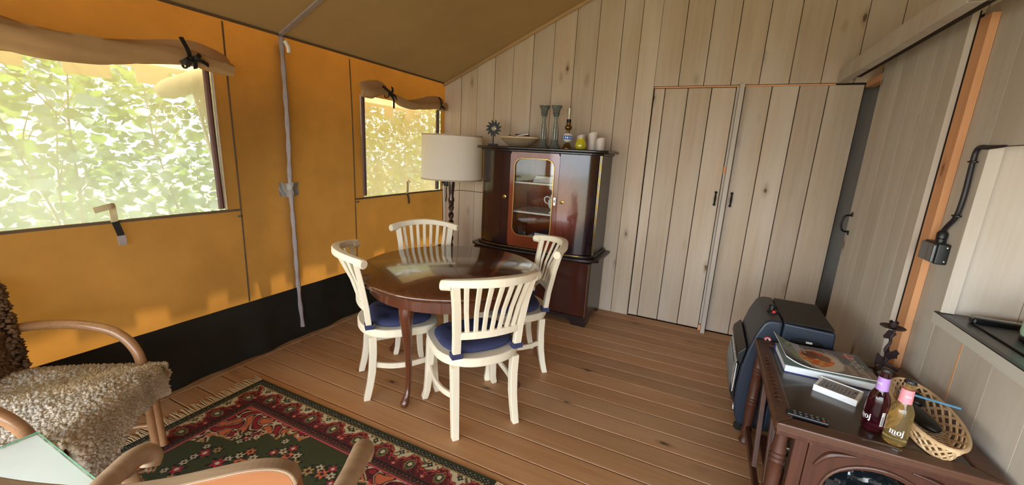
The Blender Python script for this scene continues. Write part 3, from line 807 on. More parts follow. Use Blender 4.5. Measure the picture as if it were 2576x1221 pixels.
# ================================================================= display cabinet
def make_cabinet():
    cx = -1.425; yb = 3.925
    t = thing('display_cabinet', 'tall dark mahogany display cabinet with bowed doors and a central glass door', 'cabinet', (cx, yb, 0))
    # local: x across, y from back (0) to front (negative)
    HB = 0.585                          # half width of upper body
    def fy(x):                          # bowed front line
        q = max(0, abs(x) - 0.24) / (HB - 0.24)
        return -0.500 + 0.105 * q ** 3.4 + 0.006 * math.sin(PI * q)
    def front(x0, x1, n, off=0.0):
        return [(x0 + (x1 - x0) * i / n, fy(x0 + (x1 - x0) * i / n) - off) for i in range(n + 1)]
    # plinth body
    lw = 0.60
    for s in (-1, 1):
        pts = [(-0.0, 0.075), (-0.0, 0.60), (-0.50, 0.60), (-0.50, 0.0), (-0.42, 0.0), (-0.39, 0.03), (-0.33, 0.065), (-0.15, 0.065), (-0.1, 0.03), (-0.06, 0.0), (-0.0, 0.0)]
        MB().prism(pts, s * lw - (0.022 if s > 0 else 0), s * lw + (0 if s > 0 else 0.022), 'x').build('side_panel', MT['cab_dark'], t, bevel=0.002)
        MB().box(s * 0.585 - 0.0015, s * 0.585 + 0.0015, -0.5235, -0.521, 0.09, 0.595).build('inlay', MT['gold'], t)
    box('carcass', MT['cab_dark'], t, -lw + 0.023, lw - 0.023, -0.49, -0.002, 0.075, 0.60)
    apr = [(-lw, 0.0), (-lw + 0.13, 0.0), (-lw + 0.15, 0.03), (-lw + 0.19, 0.055), (0, 0.06), (lw - 0.19, 0.055), (lw - 0.15, 0.03), (lw - 0.13, 0.0), (lw, 0.0), (lw, 0.09), (-lw, 0.09)]
    MB().prism(apr, -0.520, -0.501, 'y').build('plinth', MT['cab_dark'], t, bevel=0.003)
    for x0, x1 in ((-lw + 0.004, -0.202), (-0.198, 0.198), (0.202, lw - 0.004)):
        MB().box(x0, x1, -0.520, -0.501, 0.094, 0.598).build('lower_door', MT['cab_low'], t, bevel=0.004)
    # ledge
    def slab(z0, z1, over, back=0.0, hw=HB + 0.03):
        xs_ = [-hw + 2 * hw * i / 40 for i in range(41)]
        pl = [(x, fy(x * HB / hw) - over) for x in xs_] + [(hw, back), (-hw, back)]
        return MB().prism(pl, z0, z1)
    slab(0.601, 0.628, 0.055, 0.0, 0.655).build('ledge', MT['cab_dark'], t, bevel=0.009, seg=3)
    slab(0.629, 0.650, 0.022, 0.0, HB + 0.02).build('ledge_step', MT['cab_dark'], t, bevel=0.004)
    MB().bar([(x, y_, 0.647) for x, y_ in front(-HB - 0.01, HB + 0.01, 40, 0.024)], 0.006, 0.005).build('inlay', MT['gold'], t)
    slab(1.535, 1.553, 0.016, 0.0, HB + 0.016).build('cornice', MT['cab_dark'], t, bevel=0.004)
    slab(1.554, 1.578, 0.035, 0.0, HB + 0.055).build('cabinet_top', MT['cab_dark'], t, bevel=0.008, seg=3)
    # upper carcass
    for s in (-1, 1):
        x0, x1 = (HB - 0.022, HB) if s > 0 else (-HB, -HB + 0.022)
        MB().prism([(x0, fy(HB) + 0.002), (x1, fy(HB) + 0.002), (x1, 0), (x0, 0)], 0.651, 1.534).build('side_panel', MT['cab_dark'], t, bevel=0.002)
        xd = s * 0.25
        box('divider', MT['cab_red'], t, xd - 0.009, xd + 0.009, -0.465, -0.012, 0.652, 1.533)
        for dx in (0.004, 0.016):
            MB().box(s * (HB - dx) - 0.0014, s * (HB - dx) + 0.0014, fy(HB) - 0.003, fy(HB) - 0.001, 0.652, 1.533).build('inlay', MT['gold'], t)
    box('back_panel', MT['cab_red'], t, -HB + 0.023, HB - 0.023, -0.011, -0.001, 0.652, 1.533)
    box('shelf', MT['cab_red'], t, -0.24, 0.24, -0.45, -0.013, 0.653, 0.665)
    for z in (0.985, 1.262):
        sh = box('shelf', MT['shelfw'], t, -0.24, 0.24, -0.44, -0.013, z - 0.016, z, 0.002)
    # bowed side doors
    for s in (-1, 1):
        x0, x1 = (0.2425, HB - 0.024) if s > 0 else (-HB + 0.024, -0.2425)
        f1 = front(x0, x1, 20, 0.0); f2 = [(x, y_ + 0.018) for x, y_ in f1]
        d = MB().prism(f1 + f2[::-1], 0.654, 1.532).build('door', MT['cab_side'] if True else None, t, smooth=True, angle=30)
        xk = s * 0.285
        ke = MB().lathe([(0.016, 0), (0.017, 0.002), (0.012, 0.004), (0.004, 0.005)], 16, M=Matrix.Translation((xk, fy(xk) - 0.0005, 1.115)) @ Matrix.Rotation(PI / 2, 4, 'X')).build('lock_plate', MT['gold'], d, smooth=True)
        km = MB(); km.tube([(xk, fy(xk) - 0.005, 1.115), (xk, fy(xk) - 0.03, 1.113)], 0.003, 8)
        km.tube([(xk + math.cos(a) * 0.011, fy(xk) - 0.034, 1.112 + math.sin(a) * 0.009) for a in [2 * PI * i / 12 for i in range(12)]], 0.0026, 6, closed=True)
        km.build('key', MT['brass'], d, smooth=True)
    # glass door: frame with rounded opening
    def rr(hw, z0, z1, r, n=6):
        out = []
        for (cx_, cz_, a0) in ((hw - r, z1 - r, 0), (-hw + r, z1 - r, 90), (-hw + r, z0 + r, 180), (hw - r, z0 + r, 270)):
            for i in range(n + 1):
                a = math.radians(a0 + 90 * i / n); out.append((cx_ + r * math.cos(a), cz_ + r * math.sin(a)))
        return out
    inn = rr(0.192, 0.765, 1.478, 0.075)
    outr = []
    for x, z in inn:
        fx = x / 0.192; fz = (z - 1.1215) / 0.3565
        mx = max(abs(fx), abs(fz)); outr.append((fx / mx * 0.2395, 1.093 + fz / mx * 0.439))
    yo, yi = -0.500, -0.482
    m = MB(); n = len(inn)
    m.rings([[(x, yo, z) for x, z in outr], [(x, yo, z) for x, z in inn], [(x, yi, z) for x, z in inn], [(x, yi, z) for x, z in outr]], closed=True)
    gd = m.build('glass_door', MT['cab_red'], t)
    MB().tube([(x * 1.0, yo - 0.001, z) for x, z in inn], 0.005, 6, closed=True).build('brass_bead', MT['gold'], gd, smooth=True)
    MB().prism(rr(0.191, 0.766, 1.477, 0.074), -0.4915, -0.4885, 'y').build('glass_pane', MT['pane'], gd)
    MB().box(0.205, 0.226, -0.503, -0.5005, 1.08, 1.15).build('lock_plate', MT['chrome'], gd)
    MB().box(0.212, 0.219, -0.5045, -0.5031, 1.105, 1.128).build('keyhole', MT['plastic'], gd)
    return t
def cab_side_mat():
    # sunburst veneer, dark rim and red middle on the right door, left door dark throughout
    M = Mat('sunburst_veneer'); v = M.coords((1, 1, 1), rand=False)
    sep = M.node('ShaderNodeSeparateXYZ'); M.link(v, sep.inputs[0])
    ab = M.node('ShaderNodeMath', operation='ABSOLUTE'); M.link(sep.outputs[0], ab.inputs[0])
    dx = M.node('ShaderNodeMath', operation='SUBTRACT'); dx.inputs[1].default_value = 0.27; M.link(ab.outputs[0], dx.inputs[0])
    dz = M.node('ShaderNodeMath', operation='SUBTRACT'); dz.inputs[1].default_value = 1.09; M.link(sep.outputs[2], dz.inputs[0])
    at = M.node('ShaderNodeMath', operation='ARCTAN2'); M.link(dz.outputs[0], at.inputs[0]); M.link(dx.outputs[0], at.inputs[1])
    cb = M.node('ShaderNodeCombineXYZ'); M.link(at.outputs[0], cb.inputs[0])
    ray = M.noise(cb.outputs[0], 9.0, 4, 0.7)
    c2 = M.node('ShaderNodeCombineXYZ'); M.link(dx.outputs[0], c2.inputs[0])
    hz = M.node('ShaderNodeMath', operation='MULTIPLY'); hz.inputs[1].default_value = 0.62; M.link(dz.outputs[0], hz.inputs[0]); M.link(hz.outputs[0], c2.inputs[1])
    ln = M.node('ShaderNodeVectorMath', operation='LENGTH'); M.link(c2.outputs[0], ln.inputs[0])
    f0 = M.ramp(ln.outputs['Value'], [(0.06, (0, 0, 0, 1)), (0.27, (1, 1, 1, 1))])
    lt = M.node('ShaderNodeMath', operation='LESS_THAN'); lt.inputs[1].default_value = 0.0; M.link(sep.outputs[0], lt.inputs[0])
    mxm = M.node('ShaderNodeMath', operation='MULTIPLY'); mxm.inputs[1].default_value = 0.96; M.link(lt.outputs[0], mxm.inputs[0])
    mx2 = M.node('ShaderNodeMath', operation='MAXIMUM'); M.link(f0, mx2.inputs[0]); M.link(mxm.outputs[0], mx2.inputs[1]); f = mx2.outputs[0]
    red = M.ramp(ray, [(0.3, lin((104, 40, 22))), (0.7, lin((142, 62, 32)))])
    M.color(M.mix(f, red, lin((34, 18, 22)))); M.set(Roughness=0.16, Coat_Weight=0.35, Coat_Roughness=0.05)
    return M.m
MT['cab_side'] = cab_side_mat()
make_cabinet()

# ---- things in the glass cabinet
CX, CYB = -1.425, 3.925
def book(name, label, x, y_, z, w, d, h, rz, col, group=None, cat='book'):
    t = thing(name, label, cat, (x, y_, z), math.radians(rz), group)
    cm = plain('cover_' + name, col, 0.45, 0, 0.08)
    m = MB(); e = min(0.0012, h * 0.2)
    m.box(-w / 2, w / 2, -d / 2, d / 2, 0, e); m.box(-w / 2, w / 2, -d / 2, d / 2, h - e, h); m.box(-w / 2, w / 2, d / 2 - e, d / 2, 0, h)
    m.build('cover', cm, t)
    box('pages', MT['paper'], t, -w / 2 + 0.003, w / 2 - 0.003, -d / 2 + 0.003, d / 2 - e - 0.0005, e + 0.0002, h - e - 0.0002)
    return t
zt = 0.6652
cols = [((44, 62, 96), 'navy'), ((188, 176, 120), 'straw-yellow'), ((62, 120, 150), 'teal'), ((168, 176, 186), 'pale grey'), ((88, 132, 120), 'sea-green'), ((196, 196, 204), 'white'), ((120, 100, 156), 'lilac'), ((52, 60, 88), 'slate-blue')]
for i, (c, nm) in enumerate(cols):
    h = [0.012, 0.010, 0.013, 0.014, 0.010, 0.016, 0.014, 0.026][i]
    w = [0.30, 0.29, 0.27, 0.28, 0.26, 0.27, 0.26, 0.19][i]
    x = CX + [0.05, 0.04, 0.045, 0.05, 0.055, 0.05, 0.06, 0.10][i]
    book('book', '%s book in the pile on the cabinet floor behind glass, %s' % (nm, ['lowest of all', 'second from the bottom', 'third from the bottom', 'fourth from the bottom', 'fifth from the bottom', 'third from the top', 'second from the top', 'topmost'][i]),
         x, CYB - 0.285, zt, w, 0.22, h, [4, -3, 6, -2, 5, -4, 3, -6][i], c, 'books piled on the cabinet floor')
    zt += h + 0.0006
zt = 1.2625
for i, (c, nm) in enumerate([((40, 96, 160), 'bright blue'), ((196, 198, 204), 'white'), ((90, 84, 96), 'dark grey'), ((206, 204, 210), 'pale lilac'), ((150, 140, 140), 'brownish')]):
    h = [0.016, 0.012, 0.008, 0.012, 0.008][i]
    book('magazine', '%s magazine in the stack on the cabinet\'s upper shelf, %s' % (nm, ['lowest', 'second from the bottom', 'middle one', 'second from the top', 'topmost'][i]),
         CX + 0.075 + 0.01 * (i % 2), CYB - 0.26, zt, 0.28 - 0.01 * i, 0.2, h, [3, -5, 7, -2, 9][i], c, 'magazines on the upper cabinet shelf', 'magazine')
    zt += h + 0.0006
def jug():
    t = thing('porcelain_pot', 'white ornate porcelain coffee pot behind the cabinet glass', 'pot', (CX + 0.165, CYB - 0.36, 0.9855))
    MB().lathe([(0.03, 0.012), (0.036, 0.016), (0.026, 0.03), (0.05, 0.06), (0.062, 0.09), (0.06, 0.115), (0.045, 0.14), (0.036, 0.15), (0.042, 0.158), (0.03, 0.16)], 24).build('body', MT['porcelain'], t, smooth=True)
    MB().lathe([(0.04, 0.1605), (0.036, 0.172), (0.02, 0.182), (0.008, 0.188), (0.01, 0.197), (0.004, 0.206)], 20).build('lid', MT['porcelain'], t, smooth=True)
    MB().tube(smoothpath([(-0.058, 0, 0.085), (-0.09, 0, 0.10), (-0.098, 0, 0.135), (-0.075, 0, 0.152), (-0.044, 0, 0.142)], 5), 0.006, 8).build('handle', MT['porcelain'], t, smooth=True)
    MB().tube(smoothpath([(0.05, 0, 0.08), (0.075, 0, 0.10), (0.085, 0, 0.14), (0.098, 0, 0.155)], 5), lerp_list([0.014, 0.011, 0.008, 0.007], 5), 10).build('spout', MT['porcelain'], t, smooth=True)
    for a in (45, 135, 225, 315):
        q = math.radians(a)
        MB().tube([(0.028 * math.cos(q), 0.028 * math.sin(q), 0.014), (0.04 * math.cos(q), 0.04 * math.sin(q), 0.006), (0.042 * math.cos(q), 0.042 * math.sin(q), 0.0)], [0.008, 0.008, 0.006], 8).build('foot', MT['porcelain'], t, smooth=True)
jug()

# ---- things on the cabinet top
ZT = 1.5785
YT = 3.66
def lathe_thing(name, label, cat, x, y_, prof, mat, n=24, z=ZT, group=None, part='body'):
    t = thing(name, label, cat, (x, y_, z), 0, group)
    MB().lathe(prof, n).build(part, mat, t, smooth=True, angle=35)
    return t
def candlestick(x, y_, dz, label):
    M = Mat('washed_grey_wood'); v = M.coords((1, 1, 1), rand=False)
    sep = M.node('ShaderNodeSeparateXYZ'); M.link(v, sep.inputs[0])
    at = M.node('ShaderNodeMath', operation='ARCTAN2'); M.link(sep.outputs[1], at.inputs[0]); M.link(sep.outputs[0], at.inputs[1])
    sn = M.node('ShaderNodeMath', operation='MULTIPLY'); sn.inputs[1].default_value = 8.0; M.link(at.outputs[0], sn.inputs[0])
    s2 = M.node('ShaderNodeMath', operation='SINE'); M.link(sn.outputs[0], s2.inputs[0])
    nz = M.noise(v, 60, 3)
    ad = M.node('ShaderNodeMath', operation='MULTIPLY_ADD'); ad.inputs[1].default_value = 0.5; M.link(s2.outputs[0], ad.inputs[0]); M.link(nz, ad.inputs[2])
    M.color(M.ramp(ad.outputs[0], [(0.55, lin((78, 82, 76))), (0.9, lin((196, 196, 184)))])); M.set(Roughness=0.8)
    t = thing('candlestick', label, 'candlestick', (x, y_, ZT), 0, 'candlesticks on the cabinet')
    MG = plain('grey_turned_wood', (92, 96, 88), 0.8, 0, 0.3, 40)
    MB().lathe([(0.055, 0), (0.056, 0.012), (0.05, 0.018), (0.046, 0.03), (0.036, 0.04), (0.034, 0.062), (0.030, 0.07), (0.03, 0.082)], 24).build('base', MG, t, smooth=True)
    MB().lathe([(0.0285, 0.0825), (0.031, 0.12), (0.028, 0.17), (0.02, 0.225), (0.017, 0.25), (0.02, 0.27), (0.018, 0.285)], 24).build('shaft', M.m, t, smooth=True)
    MB().lathe([(0.018, 0.2855), (0.024, 0.29), (0.032, 0.318), (0.028, 0.326), (0.034, 0.334), (0.033, 0.345), (0.048, 0.37), (0.05, 0.383), (0.02, 0.384)], 24).build('cup', MG, t, smooth=True)
    MB().lathe([(0.018, 0.3845), (0.018, 0.392), (0.002, 0.393)], 18).build('candle_stub', MT['wax'], t, smooth=True)
MT['wax'] = plain('cream_wax', (226, 214, 186), 0.5, 0, 0.04)
MT['wax2'] = plain('ivory_wax', (206, 194, 184), 0.5, 0, 0.06)
candlestick(-1.452, YT, 0, 'tall grey-washed turned candlestick beside the woven bowl')
candlestick(-1.335, YT, 0, 'tall grey-washed turned candlestick next to the small oil lamp')
# sun ornament
t = thing('sun_ornament', 'black metal sun on a stand with a clear glass ball', 'ornament', (-1.965, YT - 0.03, ZT), math.radians(12))
m = MB(); m.box(-0.045, 0.045, -0.02, -0.014, 0.0, 0.014); m.box(-0.045, 0.045, 0.014, 0.02, 0.0, 0.014); m.box(-0.045, 0.045, -0.02, 0.02, 0.0142, 0.02)
m.build('foot', MT['black_iron'], t)
MB().tube([(0, 0, 0.02), (0, 0, 0.115)], 0.0045, 8).build('stem', MT['black_iron'], t)
m = MB()
n = 60; c_z = 0.167
m.rings([[(r * math.cos(2 * PI * k_ / 36), y0, c_z + r * math.sin(2 * PI * k_ / 36)) for k_ in range(36)] for r, y0 in ((0.026, -0.004), (0.05, -0.004), (0.05, 0.004), (0.026, 0.004))], closed=True)
m.build('ring', MT['black_iron'], t, smooth=True)
for i in range(12):
    a = 2 * PI * i / 12 + 0.1
    pl = []
    for q, w in ((0.046, 0.012), (0.06, 0.010), (0.072, 0.006), (0.084, 0.0005)):
        bend = a + 5.5 * (q - 0.046)
        pl.append((q, bend, w))
    up = [(q * math.cos(b) - w * math.sin(b), c_z + q * math.sin(b) + w * math.cos(b)) for q, b, w in pl]
    dn = [(q * math.cos(b) + w * math.sin(b), c_z + q * math.sin(b) - w * math.cos(b)) for q, b, w in pl]
    MB().prism(up + dn[::-1], -0.003, 0.003, 'y').build('ray', MT['black_iron'], t)
MB().lathe([(0.0245 * math.sin(PI * i / 12), c_z - 0.0245 * math.cos(PI * i / 12)) for i in range(13)], 20).build('glass_ball', glassy('clear_glass', (235, 238, 235), 0.0), t, smooth=True)
# woven bowl
def weave_mat():
    M = Mat('woven_bowl'); v = M.coords((1, 1, 1), rand=False)
    sep = M.node('ShaderNodeSeparateXYZ'); M.link(v, sep.inputs[0])
    at = M.node('ShaderNodeMath', operation='ARCTAN2'); M.link(sep.outputs[1], at.inputs[0]); M.link(sep.outputs[0], at.inputs[1])
    a = M.node('ShaderNodeMath', operation='MULTIPLY'); a.inputs[1].default_value = 60.0; M.link(at.outputs[0], a.inputs[0])
    zz = M.node('ShaderNodeMath', operation='MULTIPLY_ADD'); zz.inputs[1].default_value = 420.0; M.link(sep.outputs[2], zz.inputs[0]); M.link(a.outputs[0], zz.inputs[2])
    s = M.node('ShaderNodeMath', operation='SINE'); M.link(zz.outputs[0], s.inputs[0])
    M.color(M.ramp(s.outputs[0], [(0.3, lin((112, 88, 62))), (0.62, lin((196, 176, 142)))])); M.set(Roughness=0.8); M.bump(s.outputs[0], 0.5, 0.004)
    return M.m
t = thing('woven_bowl', 'oval woven bowl filled with papers and pens', 'bowl', (-1.695, YT, ZT))
prof = [(0.09, 0.0), (0.10, 0.004), (0.14, 0.03), (0.175, 0.06), (0.198, 0.085), (0.200, 0.088), (0.19, 0.087), (0.165, 0.062), (0.13, 0.034), (0.09, 0.012), (0.0, 0.010)]
MB().lathe(prof, 48, M=Matrix.Diagonal((1, 0.62, 1, 1))).build('body', weave_mat(), t, smooth=True, angle=70)
MB().tube([(0.197 * math.cos(a), 0.122 * math.sin(a), 0.088) for a in [2 * PI * i / 40 for i in range(40)]], 0.008, 8, closed=True).build('rim', MT['wicker'], t, smooth=True)
MB().tube(smoothpath([(-0.195, 0, 0.088), (-0.206, 0, 0.093), (-0.214, 0, 0.092)], 4), 0.005, 6).build('grip', MT['wicker'], t, smooth=True)
for i, (x, y_, z, w, d, rx, ry, rz, la) in enumerate([(-0.09, 0.01, 0.075, 0.11, 0.13, 8, 14, 10, 'white folded paper leaning at the left end of the woven bowl'), (-0.02, 0.02, 0.080, 0.10, 0.13, -6, 6, -14, 'white booklet with a dark spine lying across the woven bowl'), (0.085, 0.0, 0.080, 0.08, 0.10, 6, -8, 24, 'pale leaflet at the candlestick end of the woven bowl')]):
    pp = MB().grid(lambda u, v: ((u - 0.5) * w, (v - 0.5) * d, 0.006 * math.sin(u * 3)), 6, 3).build('paper_sheet', MT['paper'], None, smooth=True, solid=0.002)
    pp.location = (-1.695 + x, YT + y_, ZT + z + 0.014); pp.rotation_euler = tuple(math.radians(q) for q in (rx, ry, rz)); tag(pp, la, 'paper', 'papers in the woven bowl')
for i, (p, q, la) in enumerate([((-0.10, -0.03, 0.108), (0.02, 0.0, 0.096), 'black pen lying across the papers in the woven bowl'), ((0.0, -0.05, 0.103), (0.10, -0.02, 0.122), 'white pen sticking up from the woven bowl'), ((-0.06, 0.03, 0.118), (0.09, 0.03, 0.109), 'dark pen at the back of the woven bowl')]):
    pn = MB().tube([(p[0] - 0.0, p[1], p[2]), q], 0.0045, 8).build('pen', MT['black_iron'] if i != 1 else MT['white'], None, smooth=True)
    pn.location = (-1.695, YT, ZT); tag(pn, la, 'pen', 'pens in the woven bowl')
# oil lamp
t = thing('oil_lamp', 'small brass oil lamp with blue and white porcelain font', 'oil lamp', (-1.210, YT, ZT))
MB().lathe([(0.05, 0), (0.05, 0.008), (0.042, 0.014), (0.036, 0.03), (0.022, 0.05), (0.016, 0.06)], 24).build('base', MT['brass'], t, smooth=True)
def lampfont():
    M = Mat('blue_band_porcelain'); v = M.coords((1, 1, 1), rand=False)
    sep = M.node('ShaderNodeSeparateXYZ'); M.link(v, sep.inputs[0])
    at = M.node('ShaderNodeMath', operation='ARCTAN2'); M.link(sep.outputs[1], at.inputs[0]); M.link(sep.outputs[0], at.inputs[1])
    a = M.node('ShaderNodeMath', operation='MULTIPLY'); a.inputs[1].default_value = 14.0; M.link(at.outputs[0], a.inputs[0])
    s = M.node('ShaderNodeMath', operation='SINE'); M.link(a.outputs[0], s.inputs[0])
    zz = M.node('ShaderNodeMath', operation='SUBTRACT'); zz.inputs[1].default_value = 0.103; M.link(sep.outputs[2], zz.inputs[0])
    ab = M.node('ShaderNodeMath', operation='ABSOLUTE'); M.link(zz.outputs[0], ab.inputs[0])
    band = M.ramp(ab.outputs[0], [(0.0155, (1, 1, 1, 1)), (0.0165, (0, 0, 0, 1))])
    dots = M.ramp(s.outputs[0], [(0.35, lin((58, 100, 168))), (0.55, lin((226, 230, 236)))])
    core = M.ramp(ab.outputs[0], [(0.009, (1, 1, 1, 1)), (0.011, (0, 0, 0, 1))])
    M.color(M.mix(band, lin((228, 226, 220)), M.mix(core, lin((58, 100, 168)), dots))); M.set(Roughness=0.2, Coat_Weight=0.5)
    return M.m
MB().lathe([(0.014, 0.0605), (0.03, 0.068), (0.046, 0.085), (0.05, 0.103), (0.046, 0.122), (0.03, 0.138), (0.016, 0.145)], 28).build('font', lampfont(), t, smooth=True)
MB().lathe([(0.016, 0.1455), (0.013, 0.165), (0.016, 0.17), (0.03, 0.18), (0.034, 0.195), (0.03, 0.205), (0.022, 0.212), (0.02, 0.235)], 24).build('burner', MT['brass'], t, smooth=True)
MB().tube([(0.016, 0, 0.168), (0.055, 0, 0.170)], 0.0025, 6).tube([(0.064 + 0.009 * math.cos(a), 0, 0.170 + 0.009 * math.sin(a)) for a in [2 * PI * i / 10 for i in range(10)]], 0.0028, 6, closed=True).build('wick_knob', MT['brass'], t, smooth=True)
MB().lathe([(0.02, 0.2355), (0.021, 0.262), (0.017, 0.264)], 20).build('gallery', MT['black_iron'], t, smooth=True)
MB().lathe([(0.014, 0.2645), (0.017, 0.29), (0.026, 0.358), (0.0245, 0.358), (0.0155, 0.29), (0.0125, 0.2645)], 24, caps=False).build('chimney', MT['pane'], t, smooth=True)
# vase and candles
lathe_thing('glass_vase', 'small yellow-green glass vase in front of the candles', 'vase', -1.065, YT - 0.06, [(0.036, 0), (0.044, 0.006), (0.052, 0.035), (0.046, 0.062), (0.034, 0.088), (0.035, 0.097), (0.031, 0.097), (0.03, 0.088), (0.04, 0.062), (0.046, 0.035), (0.03, 0.012), (0.0, 0.012)], None or plain('yellow_green_glass', (188, 176, 36), 0.12, 0, 0.12, 20, 0, 0.6), 28)
tp_ = MB().lathe([(0.009, 0.0), (0.009, 0.09), (0.003, 0.112), (0.001, 0.118)], 12).build('taper_candle', MT['wax'], None, smooth=True)
tp_.location = (-1.065, YT - 0.06, ZT + 0.013); tag(tp_, 'short white taper standing in the yellow-green vase', 'candle')
for x, y_, r, h, la in ((-1.105, YT + 0.07, 0.037, 0.125, 'ivory pillar candle behind the yellow-green vase, beside the oil lamp'), (-0.992, YT + 0.06, 0.042, 0.150, 'tallest ivory pillar candle on the dark cabinet'), (-0.905, YT + 0.0, 0.040, 0.10, 'ivory pillar candle at the free end of the cabinet top')):
    rings = [[(r * math.cos(2 * PI * k_ / 24), r * math.sin(2 * PI * k_ / 24), z_ + (0.012 * math.cos(2 * PI * k_ / 24 + 0.6) if z_ > 0.05 else 0)) for k_ in range(24)] for z_ in (0.0, h * 0.7, h)]
    rings.append([(r * 0.82 * math.cos(2 * PI * k_ / 24), r * 0.82 * math.sin(2 * PI * k_ / 24), h - 0.016) for k_ in range(24)])
    o = thing('pillar_candle', la, 'candle', (x, y_, ZT), 0, 'pillar candles on the cabinet')
    MB().rings(rings).build('wax', MT['wax2'], o, smooth=True)
    MB().tube([(0, 0, h - 0.0155), (0.002, 0, h - 0.004)], 0.0015, 6).build('wick', MT['black'], o)

# ================================================================= floor lamp
def floor_lamp():
    t = thing('floor_lamp', 'floor lamp with a large cream drum shade and twisted dark wood stem', 'floor lamp', (-2.40, 3.56, 0))
    MB().lathe([(0.15, 0), (0.155, 0.012), (0.14, 0.03), (0.09, 0.045), (0.05, 0.07), (0.035, 0.1), (0.04, 0.12), (0.03, 0.14)], 32).build('base', MT['darkwood'], t, smooth=True)
    rings = []; n = 20
    for i in range(161):
        z = 0.14 + 0.80 * i / 160
        rings.append([((0.021 + 0.008 * math.cos(2 * (q - z * 38))) * math.cos(q), (0.021 + 0.008 * math.cos(2 * (q - z * 38))) * math.sin(q), z) for q in [2 * PI * k_ / n for k_ in range(n)]])
    MB().rings(rings).build('twisted_stem', MT['darkwood'], t, smooth=True, angle=80)
    MB().lathe([(0.02, 0.941), (0.03, 0.955), (0.024, 0.97), (0.032, 0.99), (0.034, 1.01), (0.024, 1.04), (0.026, 1.08), (0.034, 1.16), (0.034, 1.25), (0.02, 1.28), (0.016, 1.4)], 20).build('upper_stem', MT['darkwood'], t, smooth=True)
    MB().rings([[(r * math.cos(2 * PI * k_ / 56), r * math.sin(2 * PI * k_ / 56), z) for k_ in range(56)] for r, z in ((0.313, 1.222), (0.304, 1.662))], caps=False).build('shade', MT['shade'], t, smooth=True)
    trim = plain('shade_trim', (176, 158, 136), 0.8)
    for r, z in ((0.3135, 1.226), (0.3045, 1.658)):
        MB().rings([[(rr_ * math.cos(2 * PI * k_ / 56), rr_ * math.sin(2 * PI * k_ / 56), zz) for k_ in range(56)] for rr_, zz in ((r, z - 0.007), (r + 0.002, z - 0.007), (r + 0.002, z + 0.007), (r, z + 0.007))], closed=True).build('shade_trim', trim, t, smooth=True)
    m = MB()
    for a in (0, 120, 240):
        q = math.radians(a); m.tube([(0.012 * math.cos(q), 0.012 * math.sin(q), 1.40), (0.303 * math.cos(q), 0.303 * math.sin(q), 1.645)], 0.002, 6)
    m.build('shade_carrier', MT['chrome'], t)
    MB().lathe([(0.014, 1.4005), (0.018, 1.41), (0.03, 1.45), (0.032, 1.475), (0.02, 1.5), (0.002, 1.506)], 18).build('bulb', MT['porcelain'], t, smooth=True)
floor_lamp()
# plug socket and cords behind the lamp
t = thing('wall_socket', 'black socket on the back wall behind the lamp shade', 'socket', (-2.70, 3.93, 1.15))
box('housing', MT['plastic'], t, -0.055, 0.05, -0.045, 0.0, -0.04, 0.05, 0.006)
box('plug', MT['plastic'], t, 0.005, 0.045, -0.085, -0.046, -0.03, 0.012, 0.006)
c1 = MB().tube(smoothpath([(-2.672, 3.865, 1.12), (-2.67, 3.855, 1.05), (-2.675, 3.87, 1.0), (-2.70, 3.90, 0.97), (-2.712, 3.91, 0.93)], 6), 0.006, 8).build('plug_cord', MT['black'], None, smooth=True)
tag(c1, 'black cord looping below the socket behind the lamp', 'cord')
c2 = MB().tube(smoothpath([(-2.735, 3.888, 1.135), (-2.73, 3.89, 1.0), (-2.705, 3.87, 0.75), (-2.66, 3.8, 0.4), (-2.60, 3.72, 0.1), (-2.55, 3.68, 0.01)], 6), 0.0055, 8).build('lamp_cord', MT['white'], None, smooth=True)
tag(c2, 'white cord hanging from the socket down beside the lamp stem', 'cord')

